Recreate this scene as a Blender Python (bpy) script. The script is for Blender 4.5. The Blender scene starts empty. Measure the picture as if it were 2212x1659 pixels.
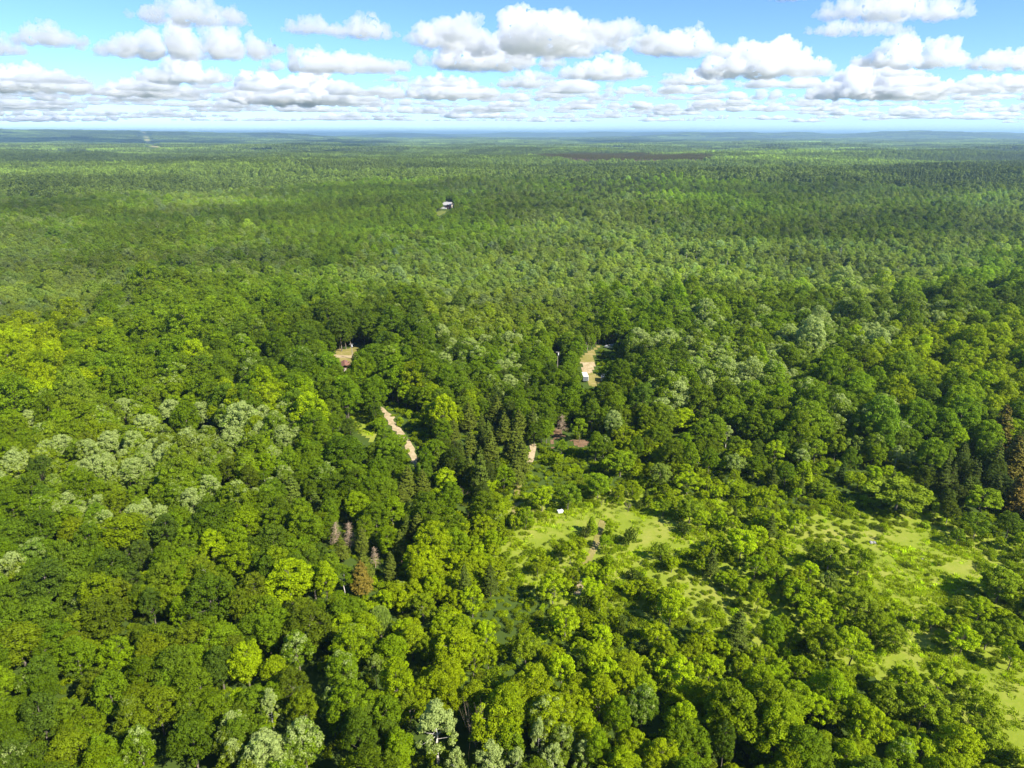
import bpy, bmesh, math, random
import numpy as np
from mathutils import Vector, Matrix, Euler

S = bpy.context.scene
COL = S.collection
R = math.radians
rs = np.random.RandomState(20)
random.seed(5)

# ------------------------------------------------------------------ camera
CAM_Z = 90.0
PITCH = R(20.18)
cd = bpy.data.cameras.new('camera'); cam = bpy.data.objects.new('camera', cd); COL.objects.link(cam)
cd.sensor_width = 36.0; cd.lens = 24.0; cd.clip_start = 1.0; cd.clip_end = 400000.0
cam.location = (0, 0, CAM_Z); cam.rotation_euler = (R(90) - PITCH, 0, 0)
S.camera = cam

# ------------------------------------------------------------------ sky and sun
SUN_EL = R(41.0)
SHX, SHY = -0.81, 0.59                     # the way shadows fall on the ground
sun_az = math.atan2(-SHX, -SHY)            # compass direction of the sun, from +Y clockwise
W = bpy.data.worlds.new('World'); S.world = W; W.use_nodes = True
nt = W.node_tree; nt.nodes.clear()
sky = nt.nodes.new('ShaderNodeTexSky'); sky.sky_type = 'NISHITA'; sky.sun_disc = False
sky.sun_elevation = SUN_EL; sky.sun_rotation = sun_az
sky.altitude = 0; sky.air_density = 0.65; sky.dust_density = 0.0; sky.ozone_density = 9.0
bg = nt.nodes.new('ShaderNodeBackground'); bg.inputs['Strength'].default_value = 0.094
wo = nt.nodes.new('ShaderNodeOutputWorld')
nt.links.new(sky.outputs[0], bg.inputs['Color']); nt.links.new(bg.outputs[0], wo.inputs['Surface'])
sl = bpy.data.lights.new('sun', 'SUN'); sl.energy = 4.5; sl.angle = R(0.53); sl.color = (1.0, 0.94, 0.84)
so = bpy.data.objects.new('sun', sl); COL.objects.link(so)
sdir = Vector((-SHX * math.cos(SUN_EL), -SHY * math.cos(SUN_EL), math.sin(SUN_EL))).normalized()
so.rotation_euler = sdir.to_track_quat('Z', 'Y').to_euler(); so.location = (60, -60, 140)

# ------------------------------------------------------------------ exposure and render settings
vs = S.view_settings
vs.view_transform = 'Standard'; vs.look = 'None'; vs.exposure = 1.3; vs.gamma = 1.0; vs.use_curve_mapping = False
cy = S.cycles
cy.max_bounces = 24; cy.diffuse_bounces = 4; cy.glossy_bounces = 2; cy.transmission_bounces = 4
cy.transparent_max_bounces = 16; cy.volume_bounces = 12
cy.use_denoising = True
try:
    cy.denoiser = 'OPENIMAGEDENOISE'; cy.denoising_input_passes = 'RGB_ALBEDO_NORMAL'
except Exception:
    pass
cy.sample_clamp_indirect = 10.0

# ------------------------------------------------------------------ picture <-> place (pixel units of a 2212 x 1659 picture)
FPX = 2212 * cd.lens / cd.sensor_width
CX, CY = 1106.0, 829.5
CP, SP = math.cos(PITCH), math.sin(PITCH)

def sstep(a, b, x):
    t = np.clip((x - a) / (b - a), 0, 1); return t * t * (3 - 2 * t)

def hash2(i, j, s):
    h = np.sin(i * 127.1 + j * 311.7 + s * 74.7) * 43758.5453
    return h - np.floor(h)

def vnoise(x, y, s=0.0):
    x = np.asarray(x, float); y = np.asarray(y, float)
    i = np.floor(x); j = np.floor(y); fx = x - i; fy = y - j
    fx = fx * fx * (3 - 2 * fx); fy = fy * fy * (3 - 2 * fy)
    a = hash2(i, j, s); b = hash2(i + 1, j, s); c = hash2(i, j + 1, s); d = hash2(i + 1, j + 1, s)
    return (a * (1 - fx) + b * fx) * (1 - fy) + (c * (1 - fx) + d * fx) * fy

def fbm(x, y, s=0.0, o=4):
    v = 0; a = 0.5; t = 0
    for k in range(o):
        v = v + a * vnoise(x, y, s + k * 3.1); t += a; a *= 0.5
        x = np.asarray(x) * 2.03 + 7.7; y = np.asarray(y) * 2.03 + 3.3
    return v / t

def tz(x, y):
    """Height of the land."""
    x = np.asarray(x, float); y = np.asarray(y, float)
    d = np.sqrt(x * x + y * y)
    z = (fbm(x / 130.0, y / 130.0, 1.0, 3) - 0.5) * 7.0 * sstep(120, 320, d)
    z = z - 13.0 * sstep(330, 470, y) * (1 - sstep(700, 1000, y))            # the broad valley behind the ridge
    z = z + (fbm(x / 640.0, y / 330.0, 4.0, 3) - 0.5) * 56.0 * sstep(450, 1300, d)
    z = z + (fbm(x / 2600.0, y / 1900.0, 9.0, 3) - 0.5) * 46.0 * sstep(2500, 7000, d) * (1 - 0.6 * sstep(20000, 50000, d))
    z = z + 120.0 * sstep(0.52, 0.8, fbm(x / 7000.0, y / 4000.0, 21.0, 3)) * sstep(7000, 13000, d)
    return z - 4.0 * sstep(2500, 7000, d)

def proj(x, y, z):
    """World point to picture (u, v) and depth."""
    dx = x; dy = y; dz = z - CAM_Z
    f = dy * CP - dz * SP
    up = dy * SP + dz * CP
    f = np.where(np.abs(f) < 1e-6, 1e-6, f)
    return CX + FPX * dx / f, CY - FPX * up / f, f

def at(u, v, h=0.0):
    """Point on the land (plus h) seen at picture (u, v)."""
    a = (u - CX) / FPX; b = (CY - v) / FPX
    d = np.array([a, CP + b * SP, -SP + b * CP])
    z = 0.0
    for _ in range(40):
        t = (z + h - CAM_Z) / d[2]
        p = d * t
        z = 0.5 * z + 0.5 * float(tz(p[0], p[1]))
    return Vector((float(p[0]), float(p[1]), float(tz(p[0], p[1])) + h))

# ------------------------------------------------------------------ node helpers and materials
def mat(name):
    m = bpy.data.materials.new(name); m.use_nodes = True
    t = m.node_tree; t.nodes.clear()
    o = t.nodes.new('ShaderNodeOutputMaterial'); o.location = (900, 0)
    return m, t, o

def N(t, kind, **kw):
    n = t.nodes.new(kind)
    for k, v in kw.items():
        if k in n.inputs: n.inputs[k].default_value = v
        else: setattr(n, k, v)
    return n

def L(t, a, b): t.links.new(a, b)

def math_node(t, op, a, b=None, clamp=False):
    n = t.nodes.new('ShaderNodeMath'); n.operation = op; n.use_clamp = clamp
    for k, v in ((0, a), (1, b)):
        if v is None: continue
        if isinstance(v, (int, float)): n.inputs[k].default_value = v
        else: t.links.new(v, n.inputs[k])
    return n.outputs[0]

def mix(t, f, a, b, mode='MIX'):
    n = t.nodes.new('ShaderNodeMix'); n.data_type = 'RGBA'; n.blend_type = mode
    for s, v in ((n.inputs['Factor'], f), (n.inputs[6], a), (n.inputs[7], b)):
        if isinstance(v, (int, float)): s.default_value = v
        elif isinstance(v, tuple): s.default_value = (*v[:3], 1)
        else: t.links.new(v, s)
    return n.outputs[2]

def simple(name, col, rough=0.7, metal=0.0, noise=0.15, scale=3.0, spec=0.4):
    """A painted or worn surface: base colour with a little uneven wear."""
    m, t, o = mat(name)
    co = N(t, 'ShaderNodeTexCoord')
    nz = N(t, 'ShaderNodeTexNoise', Scale=scale, Detail=5.0); L(t, co.outputs['Object'], nz.inputs['Vector'])
    c = mix(t, math_node(t, 'MULTIPLY', nz.outputs['Fac'], noise * 2), col, tuple(x * 0.55 for x in col))
    p = N(t, 'ShaderNodeBsdfPrincipled', Roughness=rough, Metallic=metal)
    p.inputs['Specular IOR Level'].default_value = spec
    L(t, c, p.inputs['Base Color']); L(t, p.outputs[0], o.inputs['Surface'])
    return m

def leaf_material(name, trans=0.3, var=0.5, pale=(0.37, 0.45, 0.13)):
    """Leaves: each tree's own colour (tint), each clump and leaf a little off it, pale undersides where the wind turns them."""
    m, t, o = mat(name)
    ti = N(t, 'ShaderNodeAttribute', attribute_type='INSTANCER', attribute_name='tint')
    pa = N(t, 'ShaderNodeAttribute', attribute_type='INSTANCER', attribute_name='pale')
    lf = N(t, 'ShaderNodeAttribute', attribute_type='GEOMETRY', attribute_name='leaf')
    sep = N(t, 'ShaderNodeSeparateXYZ'); L(t, lf.outputs['Vector'], sep.inputs[0])
    k = math_node(t, 'ADD', math_node(t, 'MULTIPLY', sep.outputs[0], var), 1.0 - var * 0.5)
    k = math_node(t, 'MULTIPLY', k, math_node(t, 'ADD', math_node(t, 'MULTIPLY', sep.outputs[1], 0.35), 0.82))
    base = mix(t, 1.0, ti.outputs['Color'], (1, 1, 1), 'MULTIPLY')
    vm = t.nodes.new('ShaderNodeVectorMath'); vm.operation = 'SCALE'
    L(t, base, vm.inputs[0]); L(t, k, vm.inputs['Scale'])
    # underside showing: leaves picked by clump and leaf chance, more of them on the windward (upper) side
    pk = math_node(t, 'ADD', math_node(t, 'MULTIPLY', sep.outputs[1], 0.6), math_node(t, 'MULTIPLY', sep.outputs[0], 0.4))
    thr = math_node(t, 'SUBTRACT', math_node(t, 'MULTIPLY', pa.outputs['Fac'], sep.outputs[2]), math_node(t, 'MULTIPLY', pk, 0.9))
    f = math_node(t, 'MULTIPLY', thr, 7.0, True)
    c = mix(t, f, vm.outputs[0], pale)
    d = N(t, 'ShaderNodeBsdfPrincipled', Roughness=0.55); d.inputs['Specular IOR Level'].default_value = 0.09
    L(t, c, d.inputs['Base Color'])
    tr = N(t, 'ShaderNodeBsdfTranslucent')
    L(t, mix(t, 0.5, c, (0.9, 1.0, 0.25), 'MULTIPLY'), tr.inputs['Color'])
    mx = N(t, 'ShaderNodeMixShader', Fac=trans)
    L(t, d.outputs[0], mx.inputs[1]); L(t, tr.outputs[0], mx.inputs[2]); L(t, mx.outputs[0], o.inputs['Surface'])
    return m

def bark_material(name, col, dark):
    m, t, o = mat(name)
    co = N(t, 'ShaderNodeTexCoord')
    mp = N(t, 'ShaderNodeMapping'); mp.inputs['Scale'].default_value = (3, 3, 1.0); L(t, co.outputs['Object'], mp.inputs['Vector'])
    nz = N(t, 'ShaderNodeTexNoise', Scale=1.6, Detail=4.0); L(t, mp.outputs[0], nz.inputs['Vector'])
    cr = N(t, 'ShaderNodeValToRGB'); cr.color_ramp.elements[0].position = 0.35; cr.color_ramp.elements[1].position = 0.6
    cr.color_ramp.elements[0].color = (*dark, 1); cr.color_ramp.elements[1].color = (*col, 1)
    L(t, nz.outputs['Fac'], cr.inputs['Fac'])
    p = N(t, 'ShaderNodeBsdfPrincipled', Roughness=0.9); L(t, cr.outputs[0], p.inputs['Base Color'])
    L(t, p.outputs[0], o.inputs['Surface'])
    return m

M = {}
M['leaf'] = leaf_material('leaves', trans=0.44)
M['needle'] = leaf_material('needles', trans=0.1, var=0.6)
M['bark'] = bark_material('bark', (0.20, 0.17, 0.13), (0.07, 0.055, 0.04))
M['bark_pale'] = bark_material('pale_bark', (0.66, 0.62, 0.55), (0.30, 0.27, 0.23))
M['bark_red'] = bark_material('pine_bark', (0.26, 0.16, 0.11), (0.10, 0.06, 0.045))
M['dead'] = bark_material('dead_wood', (0.42, 0.32, 0.21), (0.22, 0.15, 0.09))
M['bark_white'] = bark_material('white_birch_bark', (0.72, 0.70, 0.64), (0.40, 0.37, 0.33))
M['twig'] = bark_material('bare_twigs', (0.27, 0.20, 0.15), (0.13, 0.09, 0.06))

# ------------------------------------------------------------------ mesh helpers
def mesh_from(name, V, F, material=None, leaf=None, nq=4):
    """V (n,3); F (m,nq) faces of equal size."""
    me = bpy.data.meshes.new(name)
    V = np.asarray(V, np.float32); F = np.asarray(F, np.int32)
    me.vertices.add(len(V)); me.vertices.foreach_set('co', V.ravel())
    me.loops.add(F.size); me.loops.foreach_set('vertex_index', F.ravel())
    me.polygons.add(len(F)); me.polygons.foreach_set('loop_start', np.arange(0, F.size, nq, dtype=np.int32))
    if leaf is not None:
        a = me.attributes.new('leaf', 'FLOAT_VECTOR', 'FACE'); a.data.foreach_set('vector', np.asarray(leaf, np.float32).ravel())
    if material: me.materials.append(material)
    me.update(calc_edges=True)
    return me

def unit(a):
    return a / np.maximum(np.linalg.norm(a, axis=-1, keepdims=True), 1e-9)

def leaf_cards(P, Nn, size, asp=0.75, spin=None, r=rs):
    """A small bent-less leaf spray at each point: P (n,3), normals Nn, size (n,)."""
    n = len(P)
    t = unit(np.cross(Nn, unit(r.normal(size=(n, 3)))))
    b = np.cross(Nn, t)
    s = size[:, None]
    V = np.empty((n, 4, 3), np.float32)
    V[:, 0] = P - t * s * 0.5; V[:, 1] = P - b * s * 0.5 * asp + Nn * s * 0.10
    V[:, 2] = P + t * s * 0.5; V[:, 3] = P + b * s * 0.5 * asp + Nn * s * 0.10
    F = np.arange(n * 4, dtype=np.int32).reshape(n, 4)
    return V.reshape(-1, 3), F

def tubes(segs, sides=5):
    """Tapered tubes: list of (p0, p1, r0, r1)."""
    V = []; F = []
    for p0, p1, r0, r1 in segs:
        p0 = np.array(p0, float); p1 = np.array(p1, float)
        ax = unit((p1 - p0)[None])[0]
        h = np.array([1.0, 0, 0]) if abs(ax[0]) < 0.8 else np.array([0, 1.0, 0])
        a = unit(np.cross(ax, h)[None])[0]; b = np.cross(ax, a)
        k = len(V)
        for p, r in ((p0, r0), (p1, r1)):
            for i in range(sides):
                g = 2 * math.pi * i / sides
                V.append(p + (a * math.cos(g) + b * math.sin(g)) * r)
        for i in range(sides):
            j = (i + 1) % sides
            F.append((k + i, k + j, k + sides + j, k + sides + i))
    return np.array(V), np.array(F)

def crown_from_clumps(C, CR, n, size, up=0.35, inner=0.78, jit=0.55, r=rs, top=None, zlo=None, zhi=None):
    """Leaf sprays over the shells of clumps at C with radii CR."""
    w = CR ** 2; idx = r.choice(len(C), n, p=w / w.sum())
    d = unit(r.normal(size=(n, 3)) + np.array([0, 0, up]))
    rad = CR[idx] * (inner + (1.06 - inner) * r.rand(n))
    sq = np.array([1, 1, 0.8])
    P = C[idx] + d * rad[:, None] * sq
    # throw away leaves buried deep in other clumps
    keep = np.ones(n, bool)
    for k in range(len(C)):
        q = np.linalg.norm((P - C[k]) / (CR[k] * sq), axis=1)
        keep &= ~((q < 0.62) & (idx != k))
    P = P[keep]; d = d[keep]; idx = idx[keep]
    Nn = unit(d + jit * r.normal(size=d.shape) + np.array([0, 0, 0.25]))
    sz = size * (0.7 + 0.6 * r.rand(len(P)))
    V, F = leaf_cards(P, Nn, sz, r=r)
    ch = r.rand(len(C))[idx]
    z0, z1 = P[:, 2].min(), P[:, 2].max()
    leaf = np.stack([r.rand(len(P)), ch, 0.35 + 0.65 * (P[:, 2] - z0) / (z1 - z0)], 1)
    return V, F, leaf

def limbs_to(C, H, trunk_r, lo, hi, k, r, lean=(0, 0)):
    """Trunk and limbs from the axis out to some clump centres."""
    seg = []
    top = np.array([lean[0], lean[1], hi])
    pts = [np.array([0, 0, -0.6])]
    m = 5
    for i in range(1, m + 1):
        f = i / m
        pts.append(np.array([lean[0] * f + r.normal() * 0.12, lean[1] * f + r.normal() * 0.12, hi * f]))
    for i in range(m):
        f0 = i / m; f1 = (i + 1) / m
        seg.append((pts[i], pts[i + 1], trunk_r * (1.15 - 0.95 * f0), trunk_r * (1.15 - 0.95 * f1)))
    order = r.permutation(len(C))[:k]
    for j in order:
        c = C[j]
        zf = np.clip((c[2] - (0.35 * np.hypot(c[0], c[1]) + 0.6)) / hi, lo / hi, 0.95)
        b = pts[0] + (top - pts[0]) * zf; b[2] = zf * hi
        mid = b + (c - b) * 0.5 + np.array([0, 0, -0.15]) + r.normal(size=3) * 0.15
        rr = trunk_r * 0.38 * (1.1 - 0.6 * zf)
        seg.append((b, mid, rr, rr * 0.6)); seg.append((mid, c, rr * 0.6, rr * 0.2))
    return seg

def broadleaf(seed, H=12.0, Rr=3.4, base=0.22, nclump=46, n=5200, size=0.36, egg=0.0, cl=(0.75, 1.25), up=0.35, trunk=0.2, bark='bark', limbs=12, inner=0.78, jit=0.55):
    r = np.random.RandomState(seed)
    C = []; CR = []
    zc = H * (base + 1) / 2; hz = H * (1 - base) / 2
    lob = r.rand(6) * 6.28
    while len(C) < nclump:
        d = unit(r.normal(size=3)[None])[0]
        if d[2] < -0.35 and r.rand() < 0.75: continue
        a = math.atan2(d[1], d[0])
        lump = 1 + 0.13 * math.sin(2 * a + lob[0]) + 0.10 * math.sin(3 * a + lob[1]) + 0.07 * math.sin(5 * a + lob[2] + 2 * d[2])
        cr = cl[0] + (cl[1] - cl[0]) * r.rand()
        s = 0.80 + 0.25 * r.rand() if r.rand() < 0.85 else 0.35 + 0.4 * r.rand()
        e = 1 - egg * max(0, d[2])
        p = np.array([d[0] * (Rr * lump * e - cr * 0.7) * s, d[1] * (Rr * lump * e - cr * 0.7) * s, zc + d[2] * (hz - cr * 0.6) * s])
        if d[2] > 0: p[2] += 0.0
        C.append(p); CR.append(cr)
    C = np.array(C); CR = np.array(CR)
    V, F, leaf = crown_from_clumps(C, CR, n, size, up=up, r=r, inner=inner, jit=jit)
    tv, tf = tubes(limbs_to(C, H, trunk, H * base * 0.8, H * 0.82, limbs, r))
    return (V, F, leaf), (tv, tf), bark

def aspen(seed, H=12.0, Rr=2.3, n=3000, size=0.28):
    r = np.random.RandomState(seed)
    C = []; CR = []
    for k in range(30):
        f = r.rand() ** 0.8
        z = H * (0.42 + 0.56 * f)
        rad = Rr * math.sin(math.pi * min(1, 0.25 + 0.75 * f)) ** 0.7 * (0.3 + 0.7 * r.rand())
        a = r.rand() * 6.28
        C.append((math.cos(a) * rad, math.sin(a) * rad, z)); CR.append(0.5 + 0.5 * r.rand())
    C = np.array(C); CR = np.array(CR)
    V, F, leaf = crown_from_clumps(C, CR, n, size, up=0.2, r=r, inner=0.4, jit=0.9)
    tv, tf = tubes(limbs_to(C, H, 0.13, H * 0.35, H * 0.92, 14, r, lean=(r.normal() * 0.4, r.normal() * 0.4)))
    return (V, F, leaf), (tv, tf), 'bark_pale'

def pine(seed, H=13.0, Rr=2.8, base=0.22, n=3600, dense=1.0, layers=13, size=0.42, bare=0.0):
    """Whorled conifer: boughs in tiers with upturned ends."""
    r = np.random.RandomState(seed)
    P = []; Nn = []; ch = []
    seg = [((0, 0, -0.6), (0, 0, H * 0.5), 0.2, 0.13), ((0, 0, H * 0.5), (0, 0, H * 0.97), 0.13, 0.03)]
    for k in range(layers):
        f = k / (layers - 1)
        z = H * (base + (0.96 - base) * f)
        rad0 = Rr * (1 - f) ** 0.75 * (0.9 if f > 0.05 else 0.7) + 0.25
        nb = int(5 + 4 * (1 - f))
        off = r.rand() * 6.28
        for j in range(nb):
            a = off + 6.28 * j / nb + r.normal() * 0.15
            rad = rad0 * (0.7 + 0.4 * r.rand())
            droop = -0.12 * rad + r.normal() * 0.12
            tip = np.array([math.cos(a) * rad, math.sin(a) * rad, z + droop])
            seg.append(((0, 0, z), tip, 0.045, 0.012))
            if r.rand() < bare: continue
            m = int(n / (layers * 6.5) * (0.5 + rad / Rr * 1.3))
            s = r.rand(m) ** 0.6
            side = r.normal(size=m) * 0.22 * rad * s
            q = np.outer(s, tip - np.array([0, 0, z])) + np.array([0, 0, z])
            q[:, 0] += -math.sin(a) * side; q[:, 1] += math.cos(a) * side
            q[:, 2] += r.normal(size=m) * 0.10 + 0.16 * s
            P.append(q); c = r.rand(); ch.append(np.full(m, c))
            nn = unit(np.stack([math.cos(a) * 0.5 + r.normal(size=m) * 0.45, math.sin(a) * 0.5 + r.normal(size=m) * 0.45, 0.8 + 0.3 * r.normal(size=m)], 1))
            Nn.append(nn)
    P = np.concatenate(P); Nn = np.concatenate(Nn); ch = np.concatenate(ch)
    V, F = leaf_cards(P, Nn, size * (0.7 + 0.6 * r.rand(len(P))), asp=0.45, r=r)
    leaf = np.stack([r.rand(len(P)), ch, np.full(len(P), 0.3)], 1)
    return (V, F, leaf), tubes(seg, 4), 'bark_red'

def grow(r, p, d, length, rad, depth, seg, spread=0.6, up=0.25):
    n = 3
    q = np.array(p, float)
    for i in range(n):
        d = unit((d + r.normal(size=3) * 0.16 + np.array([0, 0, up * 0.2]))[None])[0]
        e = q + d * length / n
        seg.append((q, e, rad * (1 - 0.22 * i), rad * (1 - 0.22 * (i + 1))))
        q = e
        if depth > 0 and (i > 0 or depth < 3):
            for b in range(2 if depth > 1 else 1 + (r.rand() < 0.6)):
                s = unit((d + spread * r.normal(size=3) + np.array([0, 0, up * 0.4]))[None])[0]
                grow(r, q, s, length * (0.5 + 0.25 * r.rand()), rad * 0.5, depth - 1, seg, spread, up)

def dead_tree(seed, H=10.0, conifer=False):
    r = np.random.RandomState(seed); seg = []
    if conifer:
        seg += [((0, 0, -0.6), (0.1, 0, H * 0.55), 0.16, 0.10), ((0.1, 0, H * 0.55), (0.05, 0.1, H), 0.10, 0.02)]
        for k in range(110):
            z = H * (0.2 + 0.78 * r.rand()); a = r.rand() * 6.28; l = (1 - z / H) * 2.3 + 0.5
            tip = np.array([math.cos(a) * l, math.sin(a) * l, z + 0.25 * l * r.normal() - 0.1])
            mid = np.array([math.cos(a) * l * 0.5, math.sin(a) * l * 0.5, z])
            seg.append(((0.05, 0, z), mid, 0.045, 0.028)); seg.append((mid, tip, 0.028, 0.01))
            for q in range(3):
                b = mid + (tip - mid) * r.rand()
                seg.append((b, b + np.array([r.normal() * 0.4, r.normal() * 0.4, r.normal() * 0.2]), 0.018, 0.008))
    else:
        grow(r, (0, 0, -0.6), np.array([0.05, 0.02, 1.0]), H * 0.75, 0.17, 3, seg, 0.55, 0.3)
    return tubes(seg, 4)

def shrub(seed, H=2.2, Rr=1.5, n=900, size=0.26):
    r = np.random.RandomState(seed)
    k = 13
    a = r.rand(k) * 6.28; q = np.sqrt(r.rand(k)) * Rr * 0.75
    C = np.stack([np.cos(a) * q, np.sin(a) * q, H * (0.3 + 0.45 * r.rand(k)) * (1.1 - 0.4 * q / Rr)], 1)
    CR = 0.4 + 0.35 * r.rand(k)
    V, F, leaf = crown_from_clumps(C, CR * Rr / 1.5, n, size, up=0.3, r=r, inner=0.6, jit=0.7)
    seg = []
    for j in range(6):
        seg.append(((r.normal() * 0.1, r.normal() * 0.1, -0.2), tuple(C[j]), 0.05, 0.015))
    return (V, F, leaf), tubes(seg, 4), 'bark'

def willow(seed, H=9.0, Rr=2.4, n=5200):
    """Wind-combed willow: long narrow leaves all swept one way."""
    r = np.random.RandomState(seed)
    (V, F, leaf), tr, b = broadleaf(seed, H=H, Rr=Rr, base=0.15, nclump=26, n=10, size=0.3)
    d = unit(r.normal(size=(n, 3)) + np.array([0, 0, 0.4]))
    P = d * np.array([Rr, Rr, H * 0.42]) * (0.55 + 0.45 * r.rand(n) ** 0.5)[:, None] + np.array([0, 0, H * 0.56])
    dirv = unit(np.array([-0.25, 0.1, 1.0]) + 0.16 * r.normal(size=(n, 3)))
    side = unit(np.cross(dirv, r.normal(size=(n, 3))))
    s = 0.55 * (0.6 + 0.8 * r.rand(n))[:, None]
    VV = np.empty((n, 4, 3)); VV[:, 0] = P - dirv * s; VV[:, 1] = P - side * 0.09; VV[:, 2] = P + dirv * s; VV[:, 3] = P + side * 0.09
    FF = np.arange(n * 4).reshape(n, 4)
    strand = np.floor((P[:, 0] * 2.3 + P[:, 1] * 1.7) * 1.5)
    leaf = np.stack([r.rand(n), hash2(strand, strand * 0.3, 2.0), np.full(n, 0.8)], 1)
    return (VV.reshape(-1, 3), FF, leaf), tr, 'bark'

# ------------------------------------------------------------------ kinds of tree (shared mesh data)
KIND = {}          # kind -> list of (crown mesh, trunk mesh, joined mesh, H, R)
def reg(kind, res, H, Rr, leafmat='leaf'):
    (V, F, leaf), (tv, tf), bark = res
    c = mesh_from(kind + '_crown', V, F, M[leafmat], leaf)
    tk = mesh_from(kind + '_trunk', tv, tf, M[bark])
    # joined copy for the distant wood
    J = mesh_from(kind + '_whole', np.concatenate([V, tv]), np.concatenate([F, tf + len(V)]), M[leafmat],
                  np.concatenate([leaf, np.zeros((len(tf), 3))]))
    J.materials.append(M[bark])
    mi = np.zeros(len(F) + len(tf), np.int32); mi[len(F):] = 1
    J.polygons.foreach_set('material_index', mi)
    KIND.setdefault(kind, []).append((c, tk, J, H, Rr))

for i in range(6):
    H = 11.5 + 0.5 * i; Rr = 3.0 + 0.16 * i
    reg('maple', broadleaf(100 + i, H=H, Rr=Rr, base=0.2, nclump=150 + 8 * i, n=11000, size=0.27, cl=(0.38, 0.74), egg=0.15 * (i % 3), up=0.55, jit=0.45), H, Rr)
for i in range(5):
    H = 7.2 + 0.5 * i; Rr = 2.6 + 0.15 * i
    reg('ash', broadleaf(200 + i, H=H, Rr=Rr, base=0.26, nclump=85, n=6500, size=0.25, cl=(0.32, 0.62), inner=0.6, jit=0.55, trunk=0.13, limbs=18, up=0.45), H, Rr)
for i in range(4):
    H = 11.0 + 0.8 * i; Rr = 2.5 + 0.15 * i
    reg('aspen', aspen(300 + i, H=H, Rr=Rr + 0.3, n=4300), H, Rr)
for i in range(3):
    H = 12.0 + i; Rr = 2.7
    reg('pine', pine(400 + i, H=H, Rr=Rr), H, Rr, 'needle')
for i in range(2):
    H = 9.0 + i; Rr = 1.9
    reg('spruce', pine(500 + i, H=H, Rr=Rr, base=0.06, layers=20, n=4200, size=0.34), H, Rr, 'needle')
for i in range(3):
    reg('shrub', shrub(600 + i), 2.2, 1.5)
reg('willow', willow(700), 9.0, 2.4)
for i in range(2):
    reg('redpine', pine(800 + i, H=17.0, Rr=2.4, base=0.62, layers=7, n=1500, size=0.6), 17.0, 2.4, 'needle')

# ------------------------------------------------------------------ scene-graph helpers
def link(name, me, parent=None, loc=(0, 0, 0), rot=(0, 0, 0), scale=(1, 1, 1)):
    o = bpy.data.objects.new(name, me); COL.objects.link(o)
    o.parent = parent; o.location = loc; o.rotation_euler = rot; o.scale = scale
    return o

def tag(o, label=None, cat=None, group=None, kind=None):
    if label: o['label'] = label
    if cat: o['category'] = cat
    if group: o['group'] = group
    if kind: o['kind'] = kind
    return o

def zp(x0, y0, k, pts):
    """Points read off an enlarged view of the photograph -> picture units."""
    return [((x0 + x / k) * 0.8848, (y0 + y / k) * 0.8848) for x, y in pts]

def inside(poly, u, v):
    u = np.asarray(u, float); v = np.asarray(v, float); r_ = np.zeros(u.shape, bool)
    n = len(poly); j = n - 1
    for i in range(n):
        xi, yi = poly[i]; xj, yj = poly[j]
        c = ((yi > v) != (yj > v)) & (u < (xj - xi) * (v - yi) / (yj - yi + 1e-12) + xi)
        r_ ^= c; j = i
    return r_

# ------------------------------------------------------------------ land
def land_material():
    m, t, o = mat('forest_floor')
    g = N(t, 'ShaderNodeNewGeometry')
    n1 = N(t, 'ShaderNodeTexNoise', Scale=0.08, Detail=8.0, Roughness=0.65); L(t, g.outputs['Position'], n1.inputs['Vector'])
    n2 = N(t, 'ShaderNodeTexNoise', Scale=0.004, Detail=6.0, Roughness=0.6); L(t, g.outputs['Position'], n2.inputs['Vector'])
    n3 = N(t, 'ShaderNodeTexNoise', Scale=0.0007, Detail=5.0, Roughness=0.6); L(t, g.outputs['Position'], n3.inputs['Vector'])
    near = mix(t, n1.outputs['Fac'], (0.045, 0.070, 0.014), (0.075, 0.115, 0.020))
    r2 = N(t, 'ShaderNodeValToRGB'); r2.color_ramp.elements[0].position = 0.38; r2.color_ramp.elements[1].position = 0.62
    r2.color_ramp.elements[0].color = (0.030, 0.055, 0.016, 1); r2.color_ramp.elements[1].color = (0.075, 0.10, 0.030, 1)
    L(t, n2.outputs['Fac'], r2.inputs['Fac'])
    r3 = N(t, 'ShaderNodeValToRGB'); r3.color_ramp.elements[0].position = 0.35; r3.color_ramp.elements[1].position = 0.65
    r3.color_ramp.elements[0].color = (0.7, 0.7, 0.75, 1); r3.color_ramp.elements[1].color = (1.2, 1.15, 1.0, 1)
    L(t, n3.outputs['Fac'], r3.inputs['Fac'])
    far = mix(t, 1.0, r2.outputs[0], r3.outputs[0], 'MULTIPLY')
    ln = N(t, 'ShaderNodeVectorMath', operation='LENGTH'); L(t, g.outputs['Position'], ln.inputs[0])
    mr = N(t, 'ShaderNodeMapRange'); mr.inputs['From Min'].default_value = 500; mr.inputs['From Max'].default_value = 2500
    L(t, ln.outputs['Value'], mr.inputs['Value'])
    c = mix(t, mr.outputs[0], near, far)
    p = N(t, 'ShaderNodeBsdfDiffuse'); L(t, c, p.inputs['Color'])
    L(t, p.outputs[0], o.inputs['Surface'])
    return m

M['floor'] = land_material()

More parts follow.
